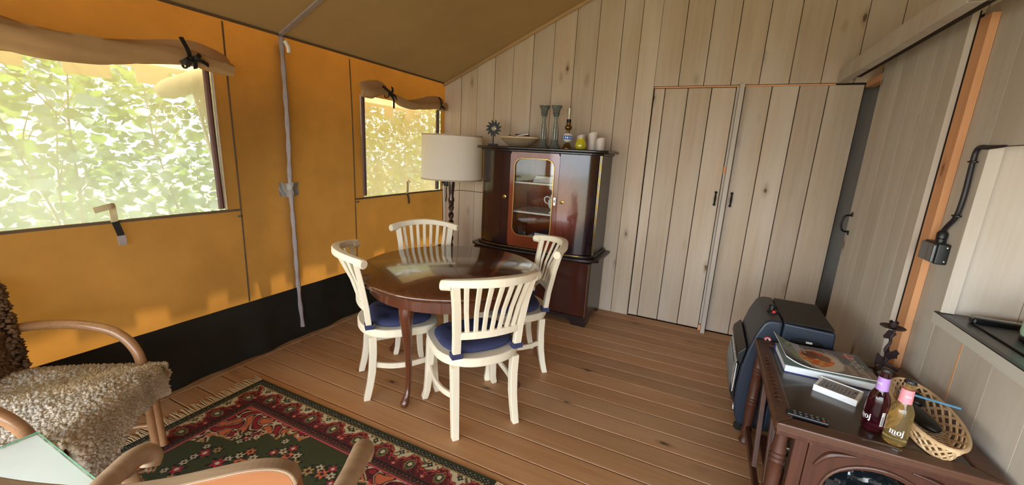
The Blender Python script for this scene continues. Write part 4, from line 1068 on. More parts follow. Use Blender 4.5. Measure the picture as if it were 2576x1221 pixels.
# ================================================================= gas heater
def heater():
    t = thing('gas_heater', 'dark navy mobile gas heater with a wire-guarded front, standing behind the side table', 'heater', (0.51, 2.685, 0))
    Y0, Y1 = -0.228, 0.228
    X0 = -0.51
    def P_(l): return [(x + X0, z) for x, z in l]
    fr = P_([(0.47, 0.055), (0.345, 0.055), (0.326, 0.10), (0.312, 0.18), (0.308, 0.30), (0.314, 0.42), (0.330, 0.52), (0.354, 0.62), (0.382, 0.69), (0.40, 0.708), (0.425, 0.715), (0.4685, 0.715)])
    m = MB(); m.prism(fr, Y0, Y1, 'y'); m.build('front_shell', MT['navy'], t, smooth=True, bevel=0.012, seg=3, angle=40)
    m = MB(); m.prism(P_([(0.472, 0.055), (0.472, 0.712), (0.70, 0.704), (0.705, 0.56), (0.70, 0.055)]), Y0 + 0.003, Y1 - 0.003, 'y'); m.build('cylinder_housing', MT['navy'], t, bevel=0.01, seg=3)
    box('lid', MT['navy_top'], t, 0.474 + X0, 0.695 + X0, Y0 + 0.012, Y1 - 0.012, 0.7125, 0.7165, 0.002)
    # grille in the front
    g = MB().prism(P_([(0.306, 0.175), (0.300, 0.30), (0.308, 0.455), (0.3105, 0.455), (0.3025, 0.30), (0.3085, 0.175)]), Y0 + 0.03, Y1 - 0.03, 'y').build('grille_panel', MT['plastic'], t)
    for yv in (-0.135, -0.045, 0.045, 0.135):
        MB().box(0.2955 + X0, 0.2995 + X0, yv - 0.038, yv + 0.038, 0.22, 0.40).build('ceramic_plate', MT['porcelain'], t)
    m = MB()
    for i in range(17):
        yv = -0.19 + 0.38 * i / 16
        m.tube([(0.305 + X0, yv, 0.178), (0.283 + X0, yv, 0.23), (0.276 + X0, yv, 0.32), (0.283 + X0, yv, 0.41), (0.306 + X0, yv, 0.452)], 0.0022, 5)
    for zv in (0.23, 0.29, 0.35, 0.41):
        m.tube([(0.278 + X0 + abs(zv - 0.32) * 0.04, -0.195, zv), (0.278 + X0 + abs(zv - 0.32) * 0.04, 0.195, zv)], 0.0026, 5)
    m.build('wire_guard', MT['guard'], t)
    m = MB(); m.prism(P_([(0.311, 0.425), (0.300, 0.43), (0.284, 0.455), (0.287, 0.49), (0.318, 0.53), (0.326, 0.53)]), Y0 - 0.004, Y1 + 0.004, 'y'); m.build('visor', MT['plastic'], t, bevel=0.004)
    # side grip recess and latch
    for s in (-1, 1):
        yy = s * 0.226
        MB().lathe([(0.06, 0.0), (0.058, 0.003), (0.02, 0.0032)], 28, M=Matrix.Translation((0.585 + X0, yy, 0.625)) @ Matrix.Rotation(s * -PI / 2, 4, 'X') @ Matrix.Diagonal((1.25, 0.36, 1, 1))).build('grip_recess', MT['plastic'], t)
    box('latch', MT['white'], t, 0.58 + X0, 0.608 + X0, -0.2345, -0.2295, 0.626, 0.636, 0.001)
    # round warning sticker
    M_ = Matrix.Translation((0.412 + X0, Y0 - 0.0008, 0.60)) @ Matrix.Rotation(PI / 2, 4, 'X')
    st = MB().lathe([(0.019, 0), (0.019, 0.0012), (0.001, 0.0013)], 24, M=M_).build('warning_sticker', MT['white'], t)
    m = MB(); m.rings([[(r * math.cos(2 * PI * k_ / 24), r * math.sin(2 * PI * k_ / 24), z) for k_ in range(24)] for r, z in ((0.0145, 0.0014), (0.019, 0.0014), (0.019, 0.0018), (0.0145, 0.0018))], closed=True, M=M_); m.box(-0.015, 0.015, -0.0016, 0.0016, 0.0018, 0.0022, M=M_ @ Matrix.Rotation(-PI / 4, 4, 'Z')); m.build('red_ring', MT['red'], st)
    MB().box(-0.004, 0.004, -0.010, 0.010, 0.0014, 0.0017, M=M_).build('figure', MT['plastic'], st)
    # control knob
    MB().lathe([(0.03, 0), (0.03, 0.006), (0.024, 0.010)], 20, (0.435 + X0, -0.075, 0.7155), M=None).build('knob_well', MT['plastic'], t, smooth=True)
    MB().lathe([(0.017, 0.0), (0.017, 0.026), (0.013, 0.03), (0.002, 0.031)], 18, (0.43 + X0, -0.068, 0.7258)).build('control_knob', MT['plastic'], t, smooth=True)
    MB().lathe([(0.009, 0.0), (0.009, 0.012), (0.002, 0.014)], 14, (0.437 + X0, -0.104, 0.7205)).build('igniter_button', MT['red'], t, smooth=True)
    MB().box(0.3145 + X0, 0.3175 + X0, -0.20, -0.17, 0.125, 0.15).build('badge', MT['white'], t)
    for x in (0.372, 0.665):
        for s in (-1, 1):
            yv = s * 0.195
            m = MB(); m.lathe([(0.008, -0.011), (0.024, -0.011), (0.027, -0.007), (0.027, 0.007), (0.024, 0.011), (0.008, 0.011)], 20, M=Matrix.Translation((x + X0 - 0.012, yv, 0.027)) @ Matrix.Rotation(PI / 2, 4, 'X'))
            m.box(x + X0 - 0.018, x + X0 + 0.012, yv - 0.014, yv + 0.014, 0.042, 0.056)
            m.build('castor', MT['plastic'], t, smooth=True)
    MB().tube(smoothpath([(0.706 + X0, -0.1, 0.55), (0.735 + X0, -0.14, 0.58), (0.73 + X0, -0.20, 0.54), (0.706 + X0, -0.21, 0.46)], 6), 0.007, 8).build('gas_hose', MT['greystrip'], t, smooth=True)
heater()

# ================================================================= carved side table
SX0, SX1, SY0, SY1, SZ = 0.352, 0.975, 1.628, 2.438, 0.605
def side_table():
    t = thing('side_table', 'dark carved oak side table with turned legs and an arched front panel', 'side table', (0, 0, 0))
    rw = 0.062
    box('top_panel', MT['oakx'], t, SX0 + 0.03, SX1 - 0.03, SY0 + 0.03, SY1 - 0.03, SZ - 0.022, SZ - 0.007)
    def mitre(pts, nm):
        o = MB().prism(pts, SZ - 0.03, SZ).build('rim', MT[nm], t, bevel=0.005, seg=2); return o
    i = rw
    mitre([(SX0, SY0), (SX0 + i, SY0 + i), (SX0 + i, SY1 - i), (SX0, SY1)], 'oakrim')
    mitre([(SX1, SY0), (SX1, SY1), (SX1 - i, SY1 - i), (SX1 - i, SY0 + i)], 'oakrim')
    mitre([(SX0 + 0.001, SY0), (SX1 - 0.001, SY0), (SX1 - i, SY0 + i - 0.001), (SX0 + i, SY0 + i - 0.001)], 'oakrim')
    mitre([(SX0 + 0.001, SY1), (SX0 + i, SY1 - i + 0.001), (SX1 - i, SY1 - i + 0.001), (SX1 - 0.001, SY1)], 'oakrim')
    # carved notches along the left rim
    for q in range(13):
        yv = SY0 + 0.17 + q * 0.034
        m = MB(); m.tube(smoothpath([(SX0 + 0.016, yv - 0.008, SZ + 0.0005), (SX0 + 0.028, yv + 0.006, SZ + 0.002), (SX0 + 0.042, yv + 0.004, SZ + 0.0005)], 3), [0.0035, 0.004, 0.005, 0.006, 0.0055, 0.004, 0.003], 6)
        m.build('carved_notch', MT['oak'], t, smooth=True)
    # moulding under the rim
    m = MB(); a, b, c_, d = SX0 + 0.012, SX1 - 0.012, SY0 + 0.012, SY1 - 0.012
    m.bar([(a, c_, SZ - 0.042), (b, c_, SZ - 0.042), (b, d, SZ - 0.042), (a, d, SZ - 0.042)], 0.012, 0.022, closed=True); m.build('moulding', MT['oak'], t, bevel=0.003)
    turned = [(0.026, 0.0), (0.030, 0.01), (0.024, 0.03), (0.020, 0.05), (0.026, 0.065), (0.026, 0.085), (0.019, 0.10), (0.023, 0.14), (0.026, 0.20), (0.025, 0.235), (0.029, 0.245), (0.023, 0.255), (0.029, 0.265), (0.023, 0.275), (0.028, 0.285), (0.024, 0.30), (0.026, 0.37), (0.023, 0.415), (0.028, 0.425), (0.022, 0.435), (0.028, 0.445), (0.022, 0.455), (0.027, 0.465), (0.023, 0.49), (0.021, 0.552)]
    for x, y_ in ((SX0 + 0.035, SY0 + 0.05), (SX0 + 0.035, SY1 - 0.05), (SX1 - 0.04, SY0 + 0.05), (SX1 - 0.04, SY1 - 0.05)):
        MB().lathe(turned, 18, (x, y_, 0)).build('leg', MT['oak'], t, smooth=True, angle=35)
    for x in (SX0 + 0.035, SX1 - 0.04):
        box('stretcher', MT['oak'], t, x - 0.012, x + 0.012, SY0 + 0.08, SY1 - 0.08, 0.085, 0.115, 0.003)
        # pierced side frame
        box('side_rail', MT['oak'], t, x - 0.011, x + 0.011, SY0 + 0.075, SY1 - 0.075, 0.50, 0.55, 0.002)
        for q in range(2):
            ya = SY0 + 0.20 + q * 0.30
            MB().bar([(x, ya - 0.10, 0.118), (x, ya + 0.02, 0.498)], 0.02, 0.03, up=(0, 1, 0)).build('brace', MT['oak'], t, bevel=0.002)
    # arched front panel
    x0, x1, zb, zt_ = SX0 + 0.118, SX1 - 0.072, 0.06, SZ - 0.054
    cxm = (x0 + x1) / 2; hw = (x1 - x0) / 2 - 0.055
    arch = [(cxm + hw * math.cos(PI * k_ / 20), 0.325 + 0.175 * math.sin(PI * k_ / 20) ** 0.8) for k_ in range(21)]
    inner = [(cxm + hw, zb + 0.06)] + arch + [(cxm - hw, zb + 0.06)]
    outer = []
    for (x, z) in inner:
        fx = (x - cxm) / hw; fz = (z - 0.30) / (0.18)
        mx = max(abs(fx), abs(fz), 0.001); ox, oz = fx / mx, fz / mx
        outer.append((cxm + ox * (x1 - x0) / 2, (zb + zt_) / 2 + oz * (zt_ - zb) / 2))
    m = MB(); ya, yb = SY0 + 0.030, SY0 + 0.052
    m.rings([[(x, ya, z) for x, z in outer], [(x, ya, z) for x, z in inner], [(x, yb, z) for x, z in inner], [(x, yb, z) for x, z in outer]], closed=True)
    m.build('arched_panel', MT['oak'], t, bevel=0.003)
    MB().tube([(x, ya - 0.002, z + 0.016) for x, z in arch], 0.006, 8).build('arch_bead', MT['oakrim'], t, smooth=True)
    for s in (-1, 1):
        MB().tube(smoothpath([(cxm + s * (hw + 0.03), ya - 0.002, 0.46), (cxm + s * (hw - 0.01), ya - 0.003, 0.52), (cxm + s * (hw - 0.09), ya - 0.002, 0.540)], 6), lerp_list([0.004, 0.012, 0.003], 6), 8, up=(0, 1, 0)).build('carved_leaf', MT['oak'], t, smooth=True)
    box('corner_post', MT['oak'], t, x0 - 0.045, x0 - 0.002, SY0 + 0.03, SY0 + 0.07, 0.0, zt_, 0.003)
    box('shelf', MT['oak'], t, SX0 + 0.08, SX1 - 0.07, SY0 + 0.12, SY1 - 0.12, 0.098, 0.114, 0.003)
side_table()
# black plastic bag stored behind the arch
def bag():
    def pt(u, v):
        a = 2 * PI * u; b = PI * v
        r = 1 + 0.09 * math.sin(5 * a + 3 * b) + 0.06 * math.sin(11 * a - 7 * b) + 0.05 * math.sin(17 * a + 13 * b) + 0.04 * math.sin(23 * b - 9 * a)
        x = 0.19 * r * math.cos(a) * math.sin(b) ** 0.7; y_ = 0.16 * r * math.sin(a) * math.sin(b) ** 0.7; z = 0.16 - 0.16 * math.cos(b) * (1 + 0.1 * math.sin(4 * a))
        return (0.68 + x, 1.93 + y_, 0.119 + max(0, z))
    o = MB().grid(pt, 64, 36).build('plastic_bag', plain('black_bag_plastic', (20, 26, 30), 0.16, 0, 0.2, 8, 0.0, 0.8), None, smooth=True, angle=25)
    tag(o, 'crumpled shiny black plastic bag stored inside the carved side table', 'bag')
bag()

# ---- things on the side table
PZ = SZ - 0.007
def paint_mesh(name, mat, w, d, nx, ny, colfn, parent, hfn=None, z=0.0):
    """flat printed sheet: colours stored on the vertices"""
    xs_ = np.linspace(-w / 2, w / 2, nx + 1); ys_ = np.linspace(-d / 2, d / 2, ny + 1)
    Xg, Yg = np.meshgrid(xs_, ys_)
    Zg = np.zeros_like(Xg) + z if hfn is None else hfn(Xg, Yg) + z
    V_ = np.stack([Xg.ravel(), Yg.ravel(), Zg.ravel()], 1)
    ii = np.arange(ny)[:, None] * (nx + 1) + np.arange(nx)[None, :]
    F_ = np.stack([ii, ii + 1, ii + nx + 2, ii + nx + 1], -1).reshape(-1, 4)
    me = bpy.data.meshes.new(name)
    me.from_pydata(V_.tolist(), [], F_.tolist())
    rgb = np.clip(colfn(Xg, Yg), 0, 1)
    ca = me.color_attributes.new('Col', 'FLOAT_COLOR', 'POINT')
    ca.data.foreach_set('color', np.concatenate([rgb.reshape(-1, 3), np.ones((rgb.shape[0] * rgb.shape[1], 1))], 1).astype(np.float32).ravel())
    me.materials.append(mat); me.shade_smooth()
    o = bpy.data.objects.new(name, me)
    return link(o, parent)
def L3(*c): return np.array(lin(c)[:3])

bk = thing('hardback_book', 'thick white-paged hardback with a dark blue cover under the food magazine', 'book', (0.606, 2.232, PZ), math.radians(1.5))
blue = plain('blue_cover', (34, 48, 120), 0.4, 0, 0.06)
MB().box(-0.172, 0.172, -0.128, 0.122, 0.0, 0.003).build('back_cover', blue, bk)
MB().box(-0.172, 0.172, -0.128, 0.122, 0.035, 0.038).build('front_cover', plain('sage_cover', (120, 134, 128), 0.4), bk)
MB().box(-0.172, 0.172, 0.1225, 0.126, 0.0, 0.038).build('spine', blue, bk)
box('pages', plain('book_pages', (222, 226, 230), 0.7, 0, 0.05, 300), bk, -0.167, 0.167, -0.122, 0.1215, 0.0033, 0.0347)

MG = thing('food_magazine', 'open-cornered food magazine with a plate of roast meat on its cover', 'magazine', (0.605, 2.245, PZ + 0.0405), math.radians(4.5))
MW, MD = 0.36, 0.262
def mag_h(X, Y):
    q = np.clip((-X - 0.06) / 0.12, 0, 1.1)
    return 0.05 * q ** 2 * (0.75 + 0.25 * (Y / MD + 0.5)) + 0.004
def mag_col(X, Y):
    rng = np.random.default_rng(3)
    U = X / MW + 0.5; Vv = Y / MD + 0.5
    C = np.zeros(X.shape + (3,)) + L3(116, 104, 100)
    def put(mask, c, a=1.0):
        C[mask] = C[mask] * (1 - a) + np.array(c) * a
    sp = np.sin(U * 40 + np.sin(Vv * 23)) * np.sin(Vv * 31 + np.cos(U * 17))
    put((U < 0.32) & (Vv > 0.35), L3(188, 188, 190))
    put((U < 0.22), L3(120, 116, 84), 0.6)
    put((U < 0.3) & (Vv < 0.16), L3(58, 50, 40))
    g = ((U - 0.12) / 0.09) ** 2 + ((Vv - 0.82) / 0.16) ** 2 < 1 + 0.5 * sp
    put(g, L3(96, 128, 52)); put(g & (sp > 0.35), L3(196, 208, 140))
    g2 = ((U - 0.2) / 0.07) ** 2 + ((Vv - 0.42) / 0.2) ** 2 < 1 + 0.2 * sp
    put(g2, L3(150, 168, 104), 0.8)
    # plate and roast
    pl = ((U - 0.47) / 0.25) ** 2 + ((Vv - 0.42) / 0.42) ** 2
    put(pl < 1, L3(184, 170, 152)); put((pl < 0.82), L3(206, 196, 180))
    fd = ((U - 0.44) / 0.19) ** 2 + ((Vv - 0.48) / 0.33) ** 2
    put(fd < 0.95 + 0.15 * sp, L3(206, 132, 40))
    put((fd < 0.9) & (sp > 0.15), L3(226, 84, 30)); put((fd < 0.9) & (sp < -0.35), L3(232, 178, 60))
    mt = ((U - 0.40) / 0.10) ** 2 + ((Vv - 0.60) / 0.15) ** 2 < 1 + 0.1 * sp
    put(mt, L3(112, 58, 30)); mt2 = ((U - 0.52) / 0.08) ** 2 + ((Vv - 0.52) / 0.14) ** 2 < 1
    put(mt2, L3(136, 82, 52))
    # dark slate and blurred background to the right
    put((U > 0.70) & (Vv > 0.45), L3(86, 90, 100)); put((U > 0.86) & (Vv > 0.3), L3(74, 82, 86))
    put((U > 0.68) & (Vv < 0.3), L3(132, 106, 92), 0.7)
    put(((U - 0.86) / 0.07) ** 2 + ((Vv - 0.82) / 0.10) ** 2 < 1, L3(196, 60, 62))
    for k_ in range(4):
        put((abs(U - 0.60 - 0.028 * k_ - 0.05 * (1 - Vv)) < 0.007) & (Vv > 0.30 + 0.08 * (k_ % 2)) & (Vv < 0.92 - 0.06 * k_) & (np.sin(Vv * 150 + k_) > -0.6), L3(214, 210, 206))
    put((abs(U - 0.335) < 0.012) & (Vv > 0.62) & (Vv < 0.9) & (np.sin(Vv * 130) > -0.5), L3(220, 216, 212))
    put((abs(U - 0.76) < 0.03) & (Vv < 0.42) & (Vv > 0.05), L3(176, 164, 154), 0.5)
    put((abs(U - 0.335) < 0.002), L3(90, 84, 80))
    return C
MGM = attr_mat('magazine_print', 0.28, 0.04, 60, 0, 0.3)
paint_mesh('cover', MGM, MW, MD, 150, 110, mag_col, MG, mag_h)
def mag_edge(u, v):
    return None
m = MB()
for e in range(2):
    pass
edge = [(-MW / 2 + MW * i / 40, -MD / 2) for i in range(41)]
def hh_(x, y_): return float(mag_h(np.array(x), np.array(y_)))
m.rings([[(x, y_, hh_(x, y_) - 0.0005), (x, y_ + MD, hh_(x, y_ + MD) - 0.0005), (x, y_ + MD, hh_(x, y_ + MD) - 0.0045), (x, y_, hh_(x, y_) - 0.0045)] for x, y_ in edge])
m.build('pages', MT['white'], MG, smooth=True, angle=30)
def text_mesh(body, size, shear=0.0, ext=0.0):
    cu = bpy.data.curves.new('lettering', 'FONT'); cu.body = body; cu.size = size; cu.shear = shear; cu.align_x = 'CENTER'; cu.align_y = 'CENTER'; cu.extrude = ext; cu.resolution_u = 3
    ob = bpy.data.objects.new('lettering', cu); COL.objects.link(ob)
    dg = bpy.context.evaluated_depsgraph_get(); me = bpy.data.meshes.new_from_object(ob.evaluated_get(dg))
    bpy.data.objects.remove(ob); bpy.data.curves.remove(cu)
    return me
me = text_mesh('Landjourn', 0.062, 0.25)
me.materials.append(MT['paper'])
o = link(bpy.data.objects.new('cover_title', me), MG); o.location = (0.138, -0.01, 0.0052); o.rotation_euler = (0, 0, -PI / 2)

wb = thing('block_calendar', 'small white box with a grey printed calendar block inside', 'calendar', (0.618, 2.003, PZ), math.radians(-24.6))
m = MB(); a, b, h = 0.074, 0.056, 0.028
m.box(-a, a, -b, b, 0, 0.003); m.box(-a, a, -b, -b + 0.004, 0.003, h); m.box(-a, a, b - 0.004, b, 0.003, h); m.box(-a, -a + 0.011, -b + 0.004, b - 0.004, 0.003, h - 0.003); m.box(a - 0.011, a, -b + 0.004, b - 0.004, 0.003, h - 0.003)
m.build('tray', MT['white'], wb, bevel=0.0015)
def cal_col(X, Y):
    C = np.zeros(X.shape + (3,)) + L3(150, 152, 156)
    U = X; Vv = Y
    for i, xc in enumerate(np.linspace(-0.05, 0.05, 9)):
        ln = (abs(U - xc) < 0.0028) & (abs(Vv) < 0.03 - 0.006 * (i % 3)) & (np.sin(Vv * 900 + i * 2) + 0.6 * np.sin(Vv * 2100 + i) > -0.2)
        C[ln] = L3(84, 86, 94)
    C[(abs(U + 0.035) < 0.004) & (abs(Vv + 0.02) < 0.008)] = L3(110, 80, 84)
    C[(abs(U - 0.055) < 0.005) & (abs(Vv - 0.02) < 0.007)] = L3(70, 72, 80)
    return C
MC = attr_mat('calendar_print', 0.7, 0.04, 100)
box('page_block', MT['paper'], wb, -a + 0.012, a - 0.012, -b + 0.005, b - 0.005, 0.0035, h - 0.0045)
paint_mesh('printed_page', MC, 2 * a - 0.024, 2 * b - 0.010, 120, 90, cal_col, wb, None, h - 0.004)

rc = thing('remote_control', 'slim black remote control with a green and a red button', 'remote control', (0.462, 1.722, PZ), math.radians(-3))
box('body', MT['plastic'], rc, -0.066, 0.066, -0.019, 0.019, 0.0, 0.015, 0.005)
MT['greybtn'] = plain('grey_rubber', (96, 98, 102), 0.6); MT['green'] = plain('green_rubber', (40, 128, 92), 0.5)
for i in range(6):
    for j in range(2):
        mt_ = MT['greybtn']
        if i == 5: mt_ = MT['red'] if j == 0 else MT['green']
        MB().lathe([(0.0042, 0.0), (0.004, 0.0016), (0.001, 0.0018)], 10, (-0.04 + i * 0.018, -0.008 + 0.016 * j, 0.0151)).build('button', mt_, rc)

# ---- bottles
def letters_moj():
    """heavy-and-hairline lower-case letters as 2-D strips"""
    Q = []
    def rect(x0, x1, y0, y1, n=1):
        for i in range(n):
            a = x0 + (x1 - x0) * i / n; b = x0 + (x1 - x0) * (i + 1) / n
            Q.append([(a, y0), (b, y0), (b, y1), (a, y1)])
    def ring(cx, cy, ox, oy, ix, iy, a0=0, a1=360, n=28):
        for i in range(n):
            t0 = math.radians(a0 + (a1 - a0) * i / n); t1 = math.radians(a0 + (a1 - a0) * (i + 1) / n)
            Q.append([(cx + ox * math.cos(t0), cy + oy * math.sin(t0)), (cx + ox * math.cos(t1), cy + oy * math.sin(t1)), (cx + ix * math.cos(t1), cy + iy * math.sin(t1)), (cx + ix * math.cos(t0), cy + iy * math.sin(t0))])
    # m
    for x in (0.0, 0.42, 0.84):
        rect(x, x + 0.2, 0, 0.8 if x else 1.0, 3)
        rect(x - 0.05, x + 0.25, 0, 0.06, 4)
    rect(-0.08, 0.0, 0.94, 1.0)
    for x in (0.20, 0.62):
        ring(x + 0.21, 0.78, 0.21, 0.22, 0.17, 0.17, 0, 180, 12)
    # o
    ring(1.62, 0.5, 0.40, 0.52, 0.16, 0.47)
    # j
    rect(2.18, 2.40, -0.12, 1.0, 3); rect(2.10, 2.18, 0.94, 1.0)
    ring(2.2, -0.12, 0.20, 0.26, -0.02, 0.16, 180, 360, 14)
    ring(2.30, 1.26, 0.13, 0.13, 0.001, 0.001, 0, 360, 14)
    # short underline
    rect(0.55, 1.25, -0.22, -0.16, 5)
    return Q
MOJ = letters_moj()
MT['ink'] = plain('white_ink', (232, 236, 240), 0.5, 0, 0.02)
def wrap(Q, size, rad, ang0, z0, flip=1):
    m = MB()
    for q in Q:
        m.add([(rad * math.cos(ang0 + x * size / rad), rad * math.sin(ang0 + x * size / rad), z0 + y_ * size) for x, y_ in q], [tuple(range(len(q)))])
    return m
def bottle(name, label, x, y_, liquid, band, ang):
    t = thing(name, label, 'bottle', (x, y_, PZ))
    prof = [(0.004, 0.003), (0.026, 0.0), (0.0315, 0.005), (0.0325, 0.012), (0.0325, 0.115), (0.0315, 0.128), (0.027, 0.142), (0.0205, 0.155), (0.0178, 0.165), (0.0168, 0.20), (0.0145, 0.222), (0.0148, 0.226), (0.0148, 0.233)]
    MB().lathe(prof, 40).build('glass', liquid, t, smooth=True, angle=60)
    MB().lathe([(0.0190, 0.1605), (0.0186, 0.166), (0.0174, 0.200), (0.0171, 0.2095)], 36, caps=False).build('neck_label', band, t, smooth=True)
    rings = []
    for r, z in ((0.0155, 0.2335), (0.0162, 0.231), (0.0162, 0.236), (0.0150, 0.2405), (0.010, 0.2415)):
        rings.append([((r + (0.0007 * math.cos(21 * 2 * PI * k_ / 84) if z < 0.237 else 0)) * math.cos(2 * PI * k_ / 84), (r + (0.0007 * math.cos(21 * 2 * PI * k_ / 84) if z < 0.237 else 0)) * math.sin(2 * PI * k_ / 84), z) for k_ in range(84)])
    MB().rings(rings).build('crown_cap', plain('dark_cap', (48, 48, 50), 0.3, 0.7), t, smooth=True)
    wrap(MOJ, 0.0155, 0.0329, ang - 1.2 * 0.0155 / 0.0329, 0.045).build('lettering', MT['ink'], t, fix=False)
    wrap(MOJ, 0.0068, 0.0186, ang + 0.25 - 1.2 * 0.0068 / 0.0186, 0.184).build('neck_lettering', MT['ink'], t, fix=False)
    return t
def liquid(name, rgb, dens=0.0):
    M = Mat(name); M.color(lin(rgb)); M.set(Roughness=0.03, IOR=1.38, Transmission_Weight=0.92, Coat_Weight=0.3)
    return M.m
camdir1 = math.atan2(-1.776, -0.671); camdir2 = math.atan2(-1.72, -0.714)
b1 = bottle('drink_bottle', 'small bottle of dark purple drink with a lilac neck label', 0.671, 1.782, liquid('dark_purple_drink', (112, 40, 60)), plain('lilac_label', (180, 140, 210), 0.5, 0, 0.03), camdir1 - 0.85)
b2 = bottle('drink_bottle', 'small bottle of pale golden drink with a pink neck label', 0.716, 1.722, liquid('golden_drink', (232, 206, 140)), plain('pink_label', (240, 150, 164), 0.5, 0, 0.03), camdir2 + 0.05)
m = MB(); bar = []
bx = 0.0
rb = 0.0330; a0 = camdir1 + 0.62
for k_ in range(10):
    a_ = a0 + k_ * 0.035
m.add([(rb * math.cos(a0 + q * 0.36 / 6), rb * math.sin(a0 + q * 0.36 / 6), z) for z in (0.030, 0.085) for q in range(7)], [(q, q + 1, q + 8, q + 7) for q in range(6)])
m.build('barcode_label', MT['white'], b1, fix=False)
m = MB(); rb = 0.0332
for k_ in range(14):
    z = 0.034 + k_ * 0.0026
    h = 0.0007 + 0.0006 * ((k_ * 7) % 3)
    m.add([(rb * math.cos(a0 + 0.06 + q * 0.2 / 4), rb * math.sin(a0 + 0.06 + q * 0.2 / 4), zz) for zz in (z, z + h) for q in range(5)], [(q, q + 1, q + 6, q + 5) for q in range(4)])
m.build('barcode_bars', MT['plastic'], b1, fix=False)

# ---- wicker basket with its contents
def basket():
    t = thing('wicker_basket', 'shallow oval basket of split cane with open lattice sides', 'basket', (0.848, 1.895, PZ), math.radians(-5))
    A_, B_ = 0.088, 0.255; a_, b_ = 0.062, 0.21; H_ = 0.066
    def pt(u, s, dr=0.0):          # u angle, s 0 base .. 1 rim
        e = s ** 0.8
        return ((a_ + (A_ - a_) * e + dr) * math.cos(u), (b_ + (B_ - b_) * e + dr) * math.sin(u), 0.004 + H_ * s)
    for fam in (1, -1):
        m = MB(); n = 24
        for i in range(n):
            u0 = 2 * PI * i / n
            for w_ in (-0.02, 0.02):
                m.tube([pt(u0 + w_ + fam * 0.55 * s, s, fam * 0.0012 * math.sin(s * 12 + i)) for s in [q / 8 for q in range(9)]], 0.0027, 5)
        o = m.build('lattice_side', MT['wicker'], t, smooth=True); o['kind'] = 'stuff'
    m = MB()
    for s, dr, r in ((1.0, 0.0, 0.005), (0.97, 0.003, 0.004), (1.03, -0.002, 0.004), (0.02, 0, 0.004)):
        m.tube([pt(2 * PI * i / 60, s, dr) for i in range(60)], r, 6, closed=True)
    m.build('rim', MT['wicker'], t, smooth=True)
    m = MB()
    for i in range(26):
        yv = -b_ * 0.94 + 2 * b_ * 0.94 * i / 25; hw = a_ * math.sqrt(max(0, 1 - (yv / b_) ** 2))
        m.tube([(-hw, yv, 0.0045 + 0.0015 * (i % 2)), (0, yv, 0.006 - 0.0015 * (i % 2)), (hw, yv, 0.0045 + 0.0015 * (i % 2))], 0.0035, 5)
    for i in range(7):
        xv = -a_ * 0.85 + 2 * a_ * 0.85 * i / 6; hl = b_ * math.sqrt(max(0, 1 - (xv / a_) ** 2))
        m.tube([(xv, -hl, 0.005), (xv, hl, 0.005)], 0.003, 5)
    o = m.build('woven_base', MT['wicker'], t, smooth=True); o['kind'] = 'stuff'
basket()
t = thing('carrying_case', 'long black rounded case lying in the wicker basket', 'case', (0.842, 1.90, PZ + 0.012), math.radians(9))
m = MB(); rings = []
for i in range(13):
    q = -1 + 2 * i / 12; f = (1 - abs(q) ** 3.5) ** 0.5 if abs(q) < 1 else 0.02
    rings.append([(0.032 * f * math.cos(a), 0.095 * q, 0.024 + 0.022 * f * math.sin(a)) for a in [2 * PI * k_ / 16 for k_ in range(16)]])
m.rings(rings); m.build('shell', MT['plastic'], t, smooth=True, angle=70)
MB().tube([(0.033 * (1 - abs(-1 + 2 * i / 24) ** 3.5) ** 0.5, 0.095 * (-1 + 2 * i / 24), 0.026) for i in range(1, 24)], 0.0012, 5).build('seam', MT['greybtn'], t)
t = thing('dark_pouch', 'dark wrinkled pouch in the basket beside the wall', 'pouch', (0.870, 2.04, PZ + 0.012))
MB().grid(lambda u, v: (0.034 * math.cos(2 * PI * u) * math.sin(PI * v) * (1 + 0.15 * math.sin(9 * u + 5 * v)), 0.05 * math.sin(2 * PI * u) * math.sin(PI * v), 0.028 - 0.026 * math.cos(PI * v) * (1 + 0.1 * math.sin(20 * u))), 24, 12).build('pouch', MT['plastic'], t, smooth=True)
t = thing('blue_pen', 'slim blue pen sticking out over the basket rim', 'pen', (0, 0, 0))
MB().tube([(0.800, 1.985, PZ + 0.083), (0.958, 1.932, PZ + 0.089)], 0.0045, 10).build('barrel', plain('blue_plastic', (86, 146, 186), 0.35), t, smooth=True)
MB().tube([(0.9582, 1.9319, PZ + 0.089), (0.962, 1.9306, PZ + 0.0892)], [0.0045, 0.003], 10).build('cap_end', plain('dark_blue_plastic', (50, 96, 140), 0.35), t, smooth=True)
t = thing('glint_wire', 'small bent shiny wire standing in for a glint on the front rim of the side table', 'clip', (0.66, 1.663, SZ + 0.0005), math.radians(7))  # bent wire made up to give the unidentified glint on the rim
MB().tube(smoothpath([(-0.05, 0.004, 0.003), (-0.02, 0.006, 0.005), (0.02, 0.002, 0.005), (0.05, -0.004, 0.003), (0.055, -0.012, 0.003), (0.045, -0.016, 0.003), (0.03, -0.010, 0.003)], 6), 0.0022, 6).build('wire', MT['chrome'], t, smooth=True)

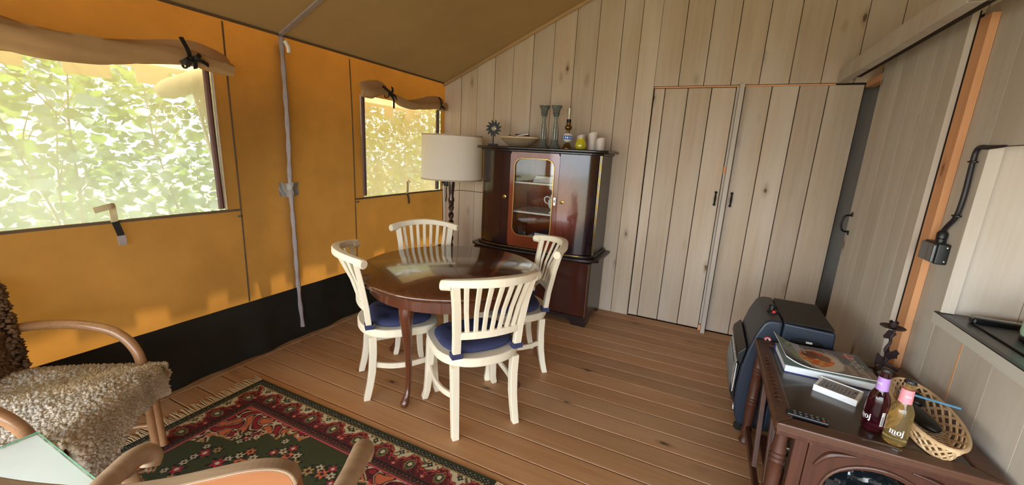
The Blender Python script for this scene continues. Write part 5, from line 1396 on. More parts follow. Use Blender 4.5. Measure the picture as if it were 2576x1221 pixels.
# ---- wrought-iron candle holder
t = thing('candle_holder', 'wrought-iron candle holder shaped like a leafy vine twig', 'candle holder', (0.873, 2.375, SZ + 0.0008), math.radians(20))
m = MB()
m.tube(smoothpath([(0.0, 0, 0.03), (0.006, 0.004, 0.07), (-0.006, 0.0, 0.10), (0.008, 0.002, 0.135), (0.002, 0, 0.165), (0.010, 0, 0.190), (0.008, 0, 0.205)], 5), lerp_list([0.008, 0.006, 0.007, 0.006, 0.007, 0.006, 0.006], 5), 8)
m.build('stem', MT['iron_brown'], t, smooth=True)
for nm, pts, r in (('twig', [(0.004, 0, 0.04), (0.022, 0, 0.065), (0.036, 0.002, 0.085)], [0.007, 0.008, 0.006]), ('twig', [(0.0, 0, 0.05), (-0.022, 0, 0.062), (-0.035, 0, 0.075)], [0.006, 0.005, 0.005]), ('twig', [(0.006, 0, 0.165), (0.014, 0, 0.175), (0.021, 0, 0.182)], [0.005, 0.005, 0.004]), ('twig', [(0.004, 0, 0.10), (0.014, 0.002, 0.085), (0.016, 0.002, 0.065)], [0.005, 0.004, 0.004]),
                  ('root', [(0, 0, 0.035), (-0.025, -0.02, 0.016), (-0.045, -0.03, 0.005)], [0.009, 0.008, 0.005]), ('root', [(0, 0, 0.035), (0.03, -0.02, 0.018), (0.05, -0.024, 0.005)], [0.009, 0.008, 0.005]), ('root', [(0, 0, 0.035), (0.0, 0.03, 0.018), (0.005, 0.045, 0.005)], [0.009, 0.008, 0.005])):
    MB().tube(smoothpath(pts, 4), lerp_list(r, 4), 8).build(nm, MT['iron_brown'], t, smooth=True)
def leafpts(w, l): return [(0, 0), (w * 0.8, l * 0.25), (w, l * 0.15), (w * 0.7, l * 0.55), (w * 0.85, l * 0.7), (0, l), (-w * 0.7, l * 0.62), (-w * 0.95, l * 0.5), (-w * 0.75, l * 0.2)]
for (x, y_, z, rx, ry, s) in ((-0.002, 0.0, 0.155, 100, 155, 0.055), (0.012, -0.012, 0.055, 100, 190, 0.06), (-0.02, -0.014, 0.035, 80, 140, 0.045)):
    o = MB().prism(leafpts(s * 0.5, s), -0.0015, 0.0015).build('leaf', MT['iron_brown'], t, bevel=0.001, seg=1)
    o.location = (x, y_, z); o.rotation_euler = (math.radians(rx), math.radians(ry - 180), 0)
MB().lathe([(0.008, 0.203), (0.02, 0.206), (0.046, 0.213), (0.047, 0.216), (0.02, 0.210), (0.0, 0.209)], 32).build('drip_dish', MT['iron_brown'], t, smooth=True)
rings = [[(r * math.cos(2 * PI * k_ / 20), r * math.sin(2 * PI * k_ / 20), z + (0.004 * math.sin(5 * 2 * PI * k_ / 20) if z > 0.235 else 0)) for k_ in range(20)] for r, z in ((0.012, 0.211), (0.015, 0.22), (0.018, 0.24), (0.0155, 0.24), (0.012, 0.222))]
MB().rings(rings).build('cup', MT['iron_brown'], t, smooth=True)

# ================================================================= kitchen counter behind the hatch
t = thing('kitchen_counter', 'dark worktop with a pale timber edge in the serving hatch', 'counter', (0, 0, 0))
box('worktop', MT['worktop'], t, WR + 0.003, 1.70, 0.92, HY - 0.003, HZ0 - 0.036, HZ0)
box('edge_strip', MT['paintstrip'], t, WR - 0.016, WR + 0.002, 0.92, HY + 0.002, HZ0 - 0.05, HZ0 - 0.004, 0.002)
box('top_edge', MT['plastic'], t, WR - 0.015, WR + 0.0025, 0.92, HY - 0.003, HZ0 - 0.0038, HZ0)
t = thing('hob', 'flat black hob with a raised back edge on the worktop', 'hob', (0, 0, 0))
box('plate', MT['plastic'], t, 1.055, 1.60, 1.72, 2.22, HZ0 + 0.0005, HZ0 + 0.008, 0.003)
box('back_edge', plain('black_gloss', (16, 17, 20), 0.15, 0, 0.05, 5, 0, 0.8), t, 1.055, 1.60, 2.222, 2.262, HZ0 + 0.0005, HZ0 + 0.03, 0.008)
t = thing('mint_pot', 'mint-green enamel pot with a black base ring on the hob', 'pot', (1.185, 2.07, HZ0 + 0.009))
MB().lathe([(0.062, 0), (0.066, 0.004), (0.066, 0.014), (0.062, 0.018)], 32).build('base_ring', MT['plastic'], t, smooth=True)
MB().lathe([(0.0635, 0.0185), (0.068, 0.03), (0.066, 0.08), (0.055, 0.12), (0.04, 0.135), (0.012, 0.142), (0.012, 0.155), (0.002, 0.16)], 32).build('body', MT['mint'], t, smooth=True)
MB().tube(smoothpath([(0, -0.06, 0.115), (0, -0.055, 0.18), (0, 0, 0.205), (0, 0.055, 0.18), (0, 0.06, 0.115)], 6), 0.006, 8).build('handle', MT['plastic'], t, smooth=True)
# switch box and its cable
t = thing('switch_box', 'black surface-mounted switch box beside the orange lath', 'switch box', (0, 0, 0))
box('housing', MT['plastic'], t, 0.957, WR - 0.001, 2.395, 2.528, 1.135, 1.228, 0.005)
box('lid', plain('smoked_lid', (58, 64, 76), 0.2, 0, 0.05, 5, 0, 0.6), t, 0.943, 0.9565, 2.40, 2.523, 1.14, 1.223, 0.005)
for z in (1.15, 1.212):
    MB().lathe([(0.004, 0), (0.004, 0.002), (0.001, 0.0025)], 10, M=Matrix.Translation((0.988, 2.3948, z)) @ Matrix.Rotation(PI / 2, 4, 'X')).build('screw', MT['chrome'], t)
MB().lathe([(0.018, 0), (0.018, 0.016), (0.015, 0.018), (0.019, 0.02), (0.019, 0.042), (0.013, 0.05), (0.011, 0.054)], 14, (0.98, 2.45, 1.2285)).build('cable_gland', MT['plastic'], t, smooth=True)
t = thing('conduit_cable', 'thick dark cable clipped to the right wall above the switch box', 'cable', (0, 0, 0))
MB().tube(smoothpath([(0.98, 2.45, 1.284), (0.982, 2.43, 1.31), (0.984, 2.392, 1.356), (0.984, 2.380, 1.45), (0.984, 2.389, 1.593), (0.984, 2.384, 1.632), (0.986, 2.365, 1.644), (0.988, 2.31, 1.642), (0.994, 2.22, 1.6445)], 6), lerp_list([0.0095] * 7 + [0.0085, 0.004], 6), 10).build('cable', plain('dark_cable', (34, 28, 36), 0.45), t, smooth=True)
for yv, z in ((2.392, 1.356), (2.388, 1.585)):
    MB().tube([(0.984 + 0.0125 * math.cos(a), yv + 0.0125 * math.sin(a) * 1.4, z) for a in [2 * PI * i / 12 for i in range(12)]], 0.004, 6, closed=True).build('cable_clip', MT['plastic'], t, smooth=True)

# ================================================================= patterned rug
RX0, RX1, RY0, RY1 = -2.42, -0.70, 0.26, 1.46
def rug():
    t = thing('patterned_rug', 'oriental patterned rug in dark green, red and cream with fringed ends', 'rug', ((RX0 + RX1) / 2, (RY0 + RY1) / 2, 0.0012))
    w, d = RX1 - RX0, RY1 - RY0
    hw, hd = w / 2, d / 2
    def col(X, Y):
        ax, ay = np.abs(X), np.abs(Y)
        dx, dy = hw - ax, hd - ay
        D = np.minimum(dx, dy); along = np.where(dy <= dx, ax, ay)
        C = np.zeros(X.shape + (3,))
        green, olive, black = L3(44, 50, 24), L3(58, 62, 28), L3(20, 18, 14)
        red, dred, crim, cream, orange, tan, wine = L3(150, 28, 34), L3(94, 22, 26), L3(168, 36, 52), L3(206, 192, 156), L3(206, 108, 68), L3(176, 138, 84), L3(62, 20, 22)
        C[:] = olive
        def put(m, c): C[m] = c
        nz = np.sin(X * 91 + 3 * np.sin(Y * 57)) * np.sin(Y * 83 + 2 * np.sin(X * 67))
        # ---------- field
        fx, fy = hw - 0.215, hd - 0.215
        inside = D > 0.215
        u, v = ax / fx, ay / fy
        sp = (u ** 1.25 + v ** 1.15) - 1.22 + 0.075 * np.sin(np.arctan2(v - 0.2, u) * 22) + 0.03 * nz
        lace = inside & (sp > -0.09)
        span = inside & (sp > 0.0)
        sw = np.sin(X * 46 + 2.6 * np.sin(Y * 41) + 1.2 * np.sin(X * 23)) + np.sin(Y * 52 + 2.4 * np.sin(X * 37))
        put(lace, tan); put(lace & (np.sin(np.arctan2(v - 0.2, u) * 60) > 0.1), cream); put(lace & (nz > 0.35), orange); put(lace & (nz < -0.5), wine)
        put(span, dred)
        put(span & (sw > 0.9), orange); put(span & (np.abs(sw - 0.75) < 0.14), black); put(span & (np.abs(sw) < 0.20), cream); put(span & (sw < -1.1), red); put(span & (np.abs(sw + 1.0) < 0.12), black)
        # centre medallion with petals
        a = np.arctan2(Y / 0.75, X); r = np.hypot(X, Y / 0.75)
        R_ = 0.20 + 0.028 * np.cos(8 * a) + 0.012 * np.cos(24 * a)
        md = r / R_
        put(inside & (md < 1.10), wine); put(inside & (md < 1.06), cream); put(inside & (md < 1.0), black); put(inside & (md < 0.96), dred)
        put(inside & (md < 0.96) & (sw > 0.7), orange); put(inside & (md < 0.96) & (np.abs(sw) < 0.22), cream); put(inside & (md < 0.5), olive); put(inside & (md < 0.5) & (nz > 0.3), cream); put(inside & (md < 0.25), red)
        # flowers
        def flower(cx, cy, rad, petal, centre, n=6, leaves=True):
            for sx in (1, -1):
                for sy in (1, -1):
                    px, py = X - sx * cx, Y - sy * cy
                    rr_ = np.hypot(px, py); aa = np.arctan2(py, px)
                    if leaves:
                        put(inside & (rr_ < rad * (1.15 + 0.55 * np.cos(n * aa + 1.5))) & (rr_ > rad * 0.5) & (np.cos(n * aa + 1.5) > 0.3), L3(24, 26, 16))
                    put(inside & (rr_ < rad * (0.85 + 0.25 * np.cos(n * aa))), petal)
                    put(inside & (rr_ < rad * 0.36), centre)
        for cx, cy in ((0.40, 0.22), (0.44, 0.245), (0.42, 0.19), (0.375, 0.25), (0.455, 0.205)):
            flower(cx, cy, 0.016, cream, olive, 5)
        flower(0.415, 0.22, 0.014, crim, cream, 5)
        for cx, cy, p, rad in ((0.28, 0.10, orange, 0.03), (0.32, 0.13, cream, 0.02), (0.25, 0.15, cream, 0.02), (0.30, 0.17, orange, 0.022), (0.345, 0.09, cream, 0.018), (0.36, 0.05, crim, 0.03), (0.33, 0.015, cream, 0.018), (0.12, 0.24, orange, 0.028), (0.165, 0.25, cream, 0.02), (0.08, 0.26, cream, 0.02), (0.14, 0.285, crim, 0.022), (0.05, 0.22, tan, 0.026), (0.20, 0.22, crim, 0.02), (0.48, 0.06, crim, 0.028), (0.52, 0.09, cream, 0.016), (0.50, 0.02, cream, 0.018), (0.45, 0.10, tan, 0.02), (0.22, 0.30, cream, 0.016)):
            flower(cx, cy, rad, p, wine if p is not crim else cream, 6)
        # ---------- borders
        bd = ~inside
        put(bd, green)
        s = along
        g1 = (D > 0.016) & (D < 0.046) & bd
        put(g1, black)
        ph = np.sin(s * 2 * PI / 0.024); pd = np.sin((D - 0.016) * 2 * PI / 0.015)
        put(g1 & (ph * pd > 0.55), L3(150, 146, 118)); put(g1 & (ph * pd < -0.75), dred); put(g1 & (np.abs(D - 0.031) < 0.002), green)
        m1 = (D >= 0.046) & (D < 0.172) & bd
        per = 0.175
        q = s / per * 2 * PI
        fr = (s / per) % 1.0
        tri = np.abs(2 * fr - 1)                   # 1 at the cream peaks, 0 at the red ones
        c0 = 0.050 + 0.062 * (0.5 - 0.5 * np.cos(PI * tri)) + 0.006 * np.sin(5 * q)
        dv = D - c0
        put(m1, dred); put(m1 & (nz > 0.45), wine); put(m1 & (dv < 0), cream); put(m1 & (dv < 0) & (nz < -0.45), L3(96, 84, 58))
        def rosette(off, dd, rad, p, c2, n=4):
            ss = ((s / per - off + 0.5) % 1.0 - 0.5) * per
            rr_ = np.hypot(ss, D - dd); aa = np.arctan2(D - dd, ss)
            put(m1 & (rr_ < rad * (1.1 + 0.25 * np.cos(n * aa))), black); put(m1 & (rr_ < rad * (0.85 + 0.25 * np.cos(n * aa))), p); put(m1 & (rr_ < rad * 0.35), c2)
        put(m1 & (np.abs(dv - 0.006) < 0.0095), black); put(m1 & (np.abs(dv - 0.006) < 0.0075), red); put(m1 & (np.abs(dv - 0.006) < 0.0015), L3(214, 122, 92))
        put(m1 & (np.abs(dv - 0.028) < 0.0022) & (np.sin(q * 4) > -0.3), orange)
        rosette(0.0, 0.070, 0.013, L3(52, 58, 40), cream); rosette(0.06, 0.146, 0.013, L3(190, 64, 54), cream); rosette(0.90, 0.056, 0.006, crim, cream); rosette(0.14, 0.056, 0.006, crim, cream)
        ss = ((s / per - 0.5 + 0.5) % 1.0 - 0.5) * per
        e = (ss / 0.024) ** 2 + ((D - 0.112) / (0.024 + 0.012 * (D > 0.112))) ** 2
        put(m1 & (e < 1.35), orange); put(m1 & (e < 1.15), black); put(m1 & (e < 0.9), L3(150, 156, 100)); put(m1 & (e < 0.7), L3(50, 60, 42)); put(m1 & (e < 0.2), cream)
        put(m1 & (D < 0.051), L3(150, 140, 80)); put(m1 & (D > 0.166), black)
        g2 = (D >= 0.172) & (D < 0.206) & bd
        put(g2, L3(40, 26, 20))
        tri = np.abs(((s / 0.022) % 1.0) - 0.5) * 0.05
        put(g2 & (np.abs((D - 0.176) - tri) < 0.0028), L3(150, 66, 52)); put(g2 & (np.abs(D - 0.201) < 0.0018), L3(120, 90, 60))
        put((D >= 0.206) & (D <= 0.215), crim)
        put((np.abs(D - 0.2105) < 0.0012), L3(214, 120, 120))
        C *= (0.86 + 0.14 * np.random.default_rng(5).random(C.shape[:2]))[..., None]
        return C
    def h(X, Y):
        return 0.008 + 0.0006 * np.sin(X * 800) * np.sin(Y * 800)
    paint_mesh('pile', attr_mat('rug_pile', 0.95, 0.2, 700, 0.4), w, d, 480, 336, col, t, h)
    box('backing', MT['oakrim'], t, -hw, hw, -hd, hd, 0.0, 0.0065)
    m = MB()
    for s in (-1, 1):
        for i in range(150):
            yv = -hd + 2 * hd * (i + 0.5) / 150; l = 0.075 + 0.03 * random.random(); b_ = 0.014 * (random.random() - 0.5)
            m.tube([(s * (hw - 0.002), yv, 0.004), (s * (hw + l * 0.5), yv + b_, 0.0045), (s * (hw + l), yv + b_ * 2.4, 0.002)], [0.0032, 0.003, 0.0015], 4)
    f_ = m.build('fringe', plain('fringe_cotton', (200, 174, 132), 0.9), t); f_['kind'] = 'stuff'
rug()

# ================================================================= rattan armchair with sheepskin
AC, AR = (-2.335, 0.490), math.radians(-52.6)
def rattan_chair():
    t = thing('rattan_armchair', 'bent rattan armchair beside the canvas wall, draped with a sheepskin', 'armchair', (AC[0], AC[1], 0), AR)
    R_ = 0.019
    for s in (-1, 1):
        MB().tube(smoothpath([(s * 0.245, 0.245, 0.0095), (s * 0.255, 0.235, 0.2), (s * 0.265, 0.225, 0.37)], 5), R_, 12).build('front_leg', MT['rattan'], t, smooth=True)
        MB().tube(smoothpath([(s * 0.25, 0.275, 0.0095), (s * 0.262, 0.262, 0.2), (s * 0.266, 0.252, 0.36)], 5), R_ * 0.8, 10).build('front_leg', MT['rattan'], t, smooth=True)
        MB().tube(smoothpath([(s * 0.23, -0.25, 0.0), (s * 0.24, -0.26, 0.3), (s * 0.25, -0.275, 0.6), (s * 0.24, -0.295, 0.86)], 5), R_, 12).build('back_post', MT['rattan'], t, smooth=True)
        MB().tube(smoothpath([(s * 0.272, 0.225, 0.36), (s * 0.285, 0.205, 0.50), (s * 0.295, 0.13, 0.60), (s * 0.298, 0.0, 0.645), (s * 0.292, -0.15, 0.655), (s * 0.268, -0.285, 0.645)], 7), R_ * 1.12, 14).build('arm', MT['rattan'], t, smooth=True)
        for q, (yv, zv) in enumerate(((0.212, 0.455), (0.02, 0.641))):
            pass
        MB().tube([(s * 0.26, 0.24, 0.12), (s * 0.238, -0.25, 0.12)], 0.012, 10).build('stretcher', MT['rattan'], t, smooth=True)
        # cane binding
        m = MB()
        for k_ in range(4):
            zc = 0.365 + 0.012 * k_
            m.tube([(s * 0.271 + 0.025 * math.cos(a), 0.232 + 0.034 * math.sin(a), zc) for a in [2 * PI * i / 14 for i in range(14)]], 0.006, 6, closed=True)
        m.build('cane_binding', MT['wicker'], t, smooth=True)
    fr = MB(); fr.tube(smoothpath([(-0.26, 0.245, 0.355), (-0.255, -0.24, 0.335), (0.255, -0.24, 0.335), (0.26, 0.245, 0.355)], 6), 0.015, 10); fr.tube([(-0.26, 0.25, 0.355), (0.26, 0.25, 0.355)], 0.016, 10)
    fr.build('seat_frame', MT['rattan'], t, smooth=True)
    MB().box(-0.24, 0.24, -0.23, 0.235, 0.342, 0.365).build('seat_mat', MT['wicker'], t, bevel=0.006)
    MB().tube(smoothpath([(-0.24, -0.295, 0.86), (-0.12, -0.315, 0.93), (0.12, -0.315, 0.93), (0.24, -0.295, 0.86)], 6), R_, 12).build('top_rail', MT['rattan'], t, smooth=True)
    for i in range(5):
        x = -0.16 + 0.08 * i
        MB().tube([(x, -0.25, 0.345), (x, -0.275, 0.6), (x, -0.31, 0.90)], 0.009, 8).build('back_cane', MT['rattan'], t, smooth=True)
rattan_chair()
def fleece_tufts(ptfn, n, mat, name, parent, ln=0.034, wd=0.0125, seed=2, down=0.25):
    rg = random.Random(seed); m = MB()
    for _ in range(n):
        u, v = rg.random(), rg.random()
        p, nrm = ptfn(u, v)
        d = (nrm + Vector((rg.uniform(-1, 1), rg.uniform(-1, 1), rg.uniform(-1, 1))) * 0.75 + Vector((0, 0, -down))).normalized()
        side = d.cross(Vector((rg.uniform(-1, 1), rg.uniform(-1, 1), 0.3))).normalized()
        L = ln * rg.uniform(0.5, 0.8); W = wd * rg.uniform(0.7, 1.25)
        c = p + nrm * 0.012 + d * L * 0.35; q = side.cross(d)
        m.add([tuple(c - d * L), tuple(c + side * W), tuple(c + q * W * 0.8), tuple(c - side * W), tuple(c - q * W * 0.8), tuple(c + d * L * 0.6 + side * W * 0.3)],
              [(0, 2, 1), (0, 3, 2), (0, 4, 3), (0, 1, 4), (5, 1, 2), (5, 2, 3), (5, 3, 4), (5, 4, 1)])
    o = m.build(name, mat, parent, smooth=True, angle=180, fix=False); o['kind'] = 'stuff'
    return o
def sheepskin():
    t = thing('sheepskin', 'curly grey-beige sheepskin spread over the rattan armchair', 'sheepskin', (AC[0], AC[1], 0), AR)
    # seat part: thick pad that folds over the front edge and hangs at the right front corner
    def seat(u, v):
        x = (-0.262 + 0.524 * u) * (1 - 0.10 * max(0, v - 0.45))
        s = v                                   # from the back (0) over the front edge (1)
        drop = 0.075 + (0.19 * max(0, (u - 0.45) / 0.55) ** 1.3)
        if s < 0.68:
            y_ = -0.25 + 0.505 * s / 0.68; z = 0.448 + 0.022 * math.sin(PI * u) * math.sin(PI * min(1, s / 0.9)) + 0.012 * math.sin(u * 9 + s * 5) - 0.03 * (abs(u - 0.5) * 2) ** 4
        else:
            q = (s - 0.68) / 0.32
            a = min(1, q / 0.35) * PI / 2
            y_ = 0.255 + 0.045 * math.sin(a) + 0.02 * max(0, q - 0.35); z = 0.448 + 0.022 * math.sin(PI * u) * math.sin(PI * min(1, s / 0.9)) - 0.045 * (1 - math.cos(a)) - drop * max(0, q - 0.35) / 0.65 - 0.03 * (abs(u - 0.5) * 2) ** 4
        return Vector((x, y_, z))
    def nf(fn):
        def g(u, v):
            e = 0.01; p = fn(u, v); a = fn(min(1, u + e), v) - fn(max(0, u - e), v); b = fn(u, min(1, v + e)) - fn(u, max(0, v - e))
            n = a.cross(b).normalized()
            return p, n
        return g
    MB().grid(lambda u, v: tuple(seat(u, v)), 24, 30).build('seat_hide', MT['fleece'], t, smooth=True, angle=80, solid=0.02)
    fleece_tufts(nf(seat), 11000, MT['fleece'], 'seat_fleece', t, seed=4)
    def left_edge(u, v):
        a = PI * (0.5 + v); return Vector((-0.262 + 0.045 * math.cos(a), -0.24 + 0.54 * u, 0.375 + 0.045 * math.sin(a)))
    MB().grid(lambda u, v: tuple(left_edge(u, v)), 20, 8).build('edge_hide', MT['fleece'], t, smooth=True)
    fleece_tufts(lambda u, v: (left_edge(u, v), (left_edge(u, v) - Vector((-0.262, -0.24 + 0.54 * u, 0.375))).normalized()), 2200, MT['fleece'], 'edge_fleece', t, seed=9)
    def right_edge(u, v):
        a = PI * (0.5 - v); return Vector((0.262 + 0.04 * math.cos(a), -0.24 + 0.54 * u, 0.375 + 0.045 * math.sin(a)))
    MB().grid(lambda u, v: tuple(right_edge(u, v)), 20, 8).build('edge_hide', MT['fleece'], t, smooth=True)
    fleece_tufts(lambda u, v: (right_edge(u, v), (right_edge(u, v) - Vector((0.262, -0.24 + 0.54 * u, 0.375))).normalized()), 1800, MT['fleece'], 'edge_fleece', t, seed=12)
    # dark tail at the hanging corner
    def tail(u, v): return Vector((0.20 + 0.05 * u, 0.335 + 0.012 * math.sin(v * 3), 0.235 - 0.09 * v))
    fleece_tufts(lambda u, v: (tail(u, v), Vector((0, 1, 0))), 260, MT['fleece_dark'], 'dark_tail', t, seed=5)
    # brown part over the backrest
    def back(u, v):
        return Vector((-0.25 + 0.50 * u, -0.245 - 0.035 * v + 0.03 * math.sin(PI * u), 0.46 + 0.42 * v))
    MB().grid(lambda u, v: tuple(back(u, v)), 16, 16).build('back_hide', MT['fleece_dark'], t, smooth=True, solid=0.02)
    fleece_tufts(lambda u, v: (back(u, v), Vector((0, 0.97, 0.25))), 3600, MT['fleece_dark'], 'back_fleece', t, seed=6)
    def bl(u, v): a = 2 * PI * v; return Vector((-0.235 + 0.025 * math.cos(a), -0.24 - 0.035 * u + 0.025 * math.sin(a), 0.47 + 0.40 * u))
    fleece_tufts(lambda u, v: (bl(u, v), Vector((math.cos(2 * PI * v), math.sin(2 * PI * v), 0.2))), 500, MT['fleece_dark'], 'back_edge', t, seed=7)
sheepskin()

# ================================================================= small table with a glass plate
t = thing('glass_topped_table', 'low table with a pale grey slab under green-edged glass', 'table', (-1.69, 0.145, 0))
box('slab', MT['stone'], t, -0.232, 0.232, -0.252, 0.252, 0.495, 0.518, 0.002)
box('glass_plate', pane('table_glass', (0.97, 0.99, 0.98, 1), 0.12, 0.25), t, -0.234, 0.234, -0.254, 0.254, 0.5185, 0.5245)
m = MB(); m.bar([(-0.235, -0.255, 0.5215), (0.235, -0.255, 0.5215), (0.235, 0.255, 0.5215), (-0.235, 0.255, 0.5215)], 0.002, 0.006, closed=True); m.build('glass_edge', plain('green_glass_rim', (96, 170, 140), 0.1, 0, 0.05), t)
for sx in (-1, 1):
    for sy in (-1, 1):
        MB().col([(sx * 0.20, sy * 0.22, 0.0095 if sy > 0 else 0.0, 0.03, 0.03), (sx * 0.20, sy * 0.22, 0.4945, 0.04, 0.04)]).build('leg', MT['oldwood'], t, bevel=0.004)

# ================================================================= wooden armchair in the foreground
def wooden_armchair():
    t = thing('wooden_armchair', 'worn pale wooden armchair on the rug with rounded scroll-ended arms', 'armchair', (-1.012, 0.452, 0), math.radians(31))
    zf = 0.0095                                 # it stands on the rug
    # curved top rail: outline in x-z, thickness along y
    top = [(-0.42, 0.868), (-0.41, 0.892), (-0.385, 0.905), (-0.34, 0.907), (-0.27, 0.895), (-0.17, 0.876), (-0.06, 0.866), (0.05, 0.876), (0.15, 0.895), (0.22, 0.907), (0.265, 0.905), (0.29, 0.892), (0.30, 0.868)]
    bot = [(0.27, 0.82), (0.18, 0.80), (0.0, 0.79), (-0.18, 0.80), (-0.27, 0.82)]
    def yb(x): return -0.205 + 0.02 * ((x + 0.06) / 0.36) ** 2
    T = [(p.x, p.z) for p in smoothpath([(a, 0, b) for a, b in top], 4)]
    n = len(T)
    B = [(x, 0.79 + 0.03 * ((x + 0.06) / 0.36) ** 2) for x, z in T]
    m = MB()
    m.rings([[(x, yb(x) - 0.018, z), (x, yb(x) + 0.018, z), (x, yb(x) + 0.026, zb), (x, yb(x) - 0.010, zb)] for (x, z), (_, zb) in zip(T, B)])
    m.build('top_rail', MT['oldwood_orange'], t, smooth=True, bevel=0.006, seg=3, angle=50)
    MB().bar([(x, yb(x), z - 0.003) for x, z in T], 0.034, 0.012, up=(0, 0, 1)).build('worn_edge', MT['oldwood'], t, bevel=0.004)
    for s in (-1, 1):
        MB().tube(smoothpath([(-0.03 + s * 0.245, -0.235, zf), (-0.03 + s * 0.24, -0.205, 0.4), (-0.04 + s * 0.26, -0.195, 0.62), (-0.06 + s * 0.29, -0.20, 0.80)], 6), 0.02, 10).build('back_post', MT['oldwood'], t, smooth=True)
        MB().tube(smoothpath([(-0.03 + s * 0.275, -0.185, 0.635), (s * 0.29, -0.06, 0.628), (s * 0.312, 0.08, 0.618), (s * 0.318, 0.175, 0.612), (s * 0.316, 0.222, 0.598), (s * 0.314, 0.238, 0.570), (s * 0.312, 0.226, 0.548)], 7), lerp_list([0.019, 0.022, 0.026, 0.028, 0.029, 0.028, 0.022], 7), 16, flat=1.1).build('arm', MT['oldwood'], t, smooth=True)
        MB().tube(smoothpath([(s * 0.27, 0.21, zf), (s * 0.275, 0.19, 0.3), (s * 0.30, 0.14, 0.60)], 6), lerp_list([0.018, 0.022, 0.019], 6), 10).build('front_leg', MT['oldwood'], t, smooth=True)
    for i in range(6):
        x = -0.175 + 0.07 * i
        MB().tube([(x, -0.19, 0.43), (x, -0.205, 0.62), (x, yb(x) + 0.004, 0.80)], 0.009, 8).build('spindle', MT['oldwood'], t, smooth=True)
    box('seat', MT['oldwood_orange'], t, -0.25, 0.25, -0.205, 0.22, 0.40, 0.432, 0.008)
    for s in (-1, 1):
        MB().tube([(s * 0.242, -0.22, 0.2), (s * 0.273, 0.2, 0.2)], 0.011, 8).build('stretcher', MT['oldwood'], t, smooth=True)
wooden_armchair()

# ================================================================= outside the windows
t = thing('canvas_roll', 'white rolled canvas and guy pole hanging outside the large window', 'canvas roll', (0, 0, 0))
MB().tube([(XL - 0.34, 1.40, 1.775), (XL - 0.33, 1.46, 1.80), (XL - 0.28, 1.66, 1.91), (XL - 0.26, 1.74, 1.95)], [0.03, 0.06, 0.058, 0.055], 20).build('roll', MT['white_edge'], t, smooth=True)
MB().grid(lambda u, v: (XL - 0.29 + 0.02 * math.sin(v * 4), 1.59 + 0.12 * v + (0.03 + 0.16 * (1 - v) ** 0.8) * u, 1.90 - 0.92 * v), 6, 14).build('hanging_edge', MT['white_edge'], t, smooth=True, solid=0.004)
MB().tube([(XL - 0.29, 1.575, 1.875), (XL - 0.275, 1.71, 0.95), (XL - 0.27, 1.76, 0.4), (XL - 0.27, 1.78, -0.49)], 0.012, 8).build('pole', MT['white_edge'], t, smooth=True)
def leaf_material():
    M = Mat('leaf_green'); M.n.remove(M.p)
    oi = M.node('ShaderNodeObjectInfo'); nz = M.noise(M.coords((1, 1, 1), rand=True), 9.0, 2)
    d = M.node('ShaderNodeBsdfDiffuse'); tl = M.node('ShaderNodeBsdfTranslucent'); gl = M.node('ShaderNodeBsdfGlossy'); gl.inputs['Roughness'].default_value = 0.35
    M.link(M.ramp(nz, [(0.3, lin((62, 86, 40))), (0.7, lin((100, 122, 62)))]), d.inputs['Color'])
    M.link(M.ramp(nz, [(0.3, lin((96, 124, 42))), (0.7, lin((138, 158, 74)))]), tl.inputs['Color'])
    a = M.node('ShaderNodeMixShader'); a.inputs['Fac'].default_value = 0.45; b = M.node('ShaderNodeMixShader'); b.inputs['Fac'].default_value = 0.10
    M.link(d.outputs[0], a.inputs[1]); M.link(tl.outputs[0], a.inputs[2]); M.link(a.outputs[0], b.inputs[1]); M.link(gl.outputs[0], b.inputs[2]); M.link(b.outputs[0], M.out.inputs['Surface'])
    return M.m
MT['leaf'] = leaf_material()
LV = [(0, 0, 0), (0.35, 0.18, 0.05), (0.52, 0.5, 0.09), (0.36, 0.85, 0.03), (0, 1.05, -0.06), (-0.36, 0.85, 0.03), (-0.52, 0.5, 0.09), (-0.35, 0.18, 0.05), (0, 0.5, -0.02)]
LF = [(8, 0, 1), (8, 1, 2), (8, 2, 3), (8, 3, 4), (8, 4, 5), (8, 5, 6), (8, 6, 7), (8, 7, 0)]
leaf_me = bpy.data.meshes.new('leaf'); leaf_me.from_pydata(LV, [], LF); leaf_me.materials.append(MT['leaf']); leaf_me.shade_smooth()
LVn = np.array(LV)
def rot_mats(n, rg):
    a = rg.random(n) * 2 * PI; tilt = rg.normal(0.5, 0.45, n); roll_ = rg.normal(0, 0.5, n)
    ca, sa, ct, st, cr, sr = np.cos(a), np.sin(a), np.cos(tilt), np.sin(tilt), np.cos(roll_), np.sin(roll_)
    z = np.zeros(n); o = np.ones(n)
    Rz = np.stack([np.stack([ca, -sa, z], -1), np.stack([sa, ca, z], -1), np.stack([z, z, o], -1)], 1)
    Rx = np.stack([np.stack([o, z, z], -1), np.stack([z, ct, -st], -1), np.stack([z, st, ct], -1)], 1)
    Ry = np.stack([np.stack([cr, z, sr], -1), np.stack([z, o, z], -1), np.stack([-sr, z, cr], -1)], 1)
    return Rz @ Rx @ Ry
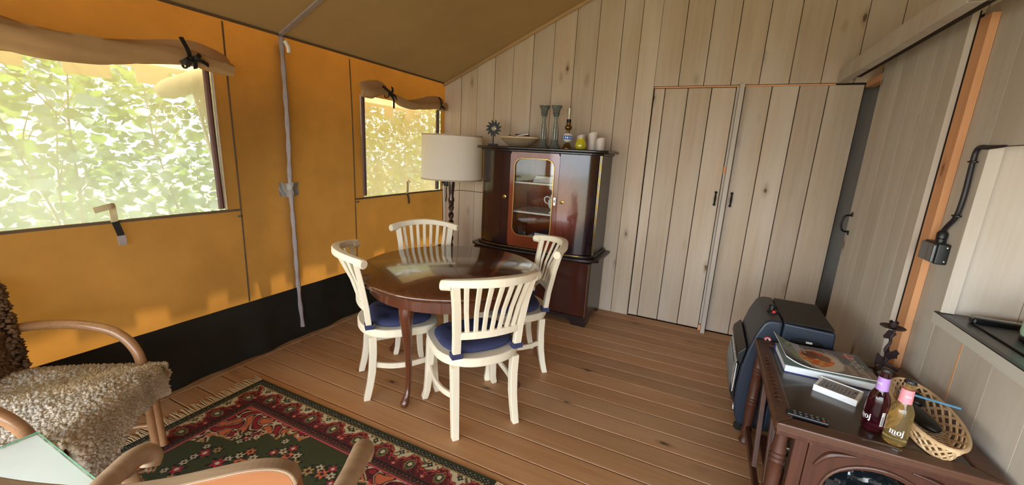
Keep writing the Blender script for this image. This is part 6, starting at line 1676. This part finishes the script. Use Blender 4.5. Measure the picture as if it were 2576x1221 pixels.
def bush(label, x0, x1, y0, y1, z0, z1, n_stuff, n_ind, seed, size=(0.05, 0.085)):
    rg = np.random.default_rng(seed); rd = random.Random(seed)
    cx, cy = (x0 + x1) / 2, (y0 + y1) / 2
    t = thing('leafy_bush', label, 'bush', (cx, cy, -0.5), 0, 'bushes outside the tent windows')
    for i in range(7):
        bx, by = rd.uniform(x0 + 0.2, x1 - 0.2) - cx, rd.uniform(y0, y1) - cy
        pts = [(bx, by, 0)]
        for q in range(5):
            p = pts[-1]; pts.append((p[0] + rd.uniform(-0.12, 0.14), p[1] + rd.uniform(-0.14, 0.14), p[2] + (z1 + 0.4) / 5 * rd.uniform(0.7, 1.0)))
        m = MB(); m.tube(smoothpath(pts, 4), lerp_list([0.016, 0.013, 0.011, 0.009, 0.006, 0.004], 4), 6)
        for p in pts[2:]:
            for w_ in range(2):
                e = (p[0] + rd.uniform(-0.35, 0.35), p[1] + rd.uniform(-0.4, 0.4), p[2] + rd.uniform(0.15, 0.4))
                m.tube([p, ((p[0] + e[0]) / 2, (p[1] + e[1]) / 2, (p[2] + e[2]) / 2 + 0.03), e], [0.005, 0.004, 0.002], 5)
        m.build('branch', MT['bark'], t, smooth=True)
    n = n_stuff + n_ind
    P_ = np.stack([rg.uniform(x0, x1, n) - cx, rg.uniform(y0, y1, n) - cy, rg.uniform(z0, z1, n) + 0.5], 1)
    # clumps: pull leaves towards sprays
    K = rg.uniform(0, 1, (n // 14 + 2, 3)) * [x1 - x0, y1 - y0, z1 - z0] + [x0 - cx, y0 - cy, z0 + 0.5]
    P_ = K[rg.integers(0, len(K), n)] + rg.normal(0, 1, (n, 3)) * [0.13, 0.16, 0.15]
    P_[:, 0] = np.clip(P_[:, 0], x0 - cx - 0.05, x1 - cx + 0.15)
    R3 = rot_mats(n, rg); sz = rg.uniform(size[0], size[1], n)
    order = np.argsort(-P_[:, 0]) if n_ind else np.arange(n)
    near = [i for i in order if 0.7 < P_[i, 2] - 0.5 < 2.0][:n_ind]
    ns = set(int(i) for i in near)
    rest = np.array([i for i in range(n) if i not in ns])
    V_ = np.einsum('nij,vj->nvi', R3[rest], LVn) * sz[rest][:, None, None] + P_[rest][:, None, :]
    base = (np.arange(len(rest)) * len(LV))[:, None, None]
    F_ = (np.array(LF)[None] + base).reshape(-1, 3)
    me = bpy.data.meshes.new('foliage'); me.from_pydata(V_.reshape(-1, 3).tolist(), [], F_.tolist()); me.materials.append(MT['leaf']); me.shade_smooth()
    fo = link(bpy.data.objects.new('foliage', me), t); fo['kind'] = 'stuff'
    for i in near:
        o = bpy.data.objects.new('leaf', leaf_me); COL.objects.link(o); o.parent = t
        o.location = P_[i].tolist(); o.scale = (sz[i],) * 3
        o.rotation_euler = Matrix(R3[i].tolist()).to_euler()
bush('bright leafy bush close outside the large window', -4.75, -3.80, -0.6, 2.6, 0.0, 2.3, 1700, 150, 11, (0.07, 0.115))
bush('leafy bush seen through the small yellowed window', -4.85, -3.85, 3.3, 6.2, 0.0, 2.3, 1900, 100, 12, (0.07, 0.11))
bush('dense pale hedge farther back beyond the two windows', -6.8, -5.4, -3.0, 10.0, -0.3, 3.0, 22000, 0, 13, (0.06, 0.11))
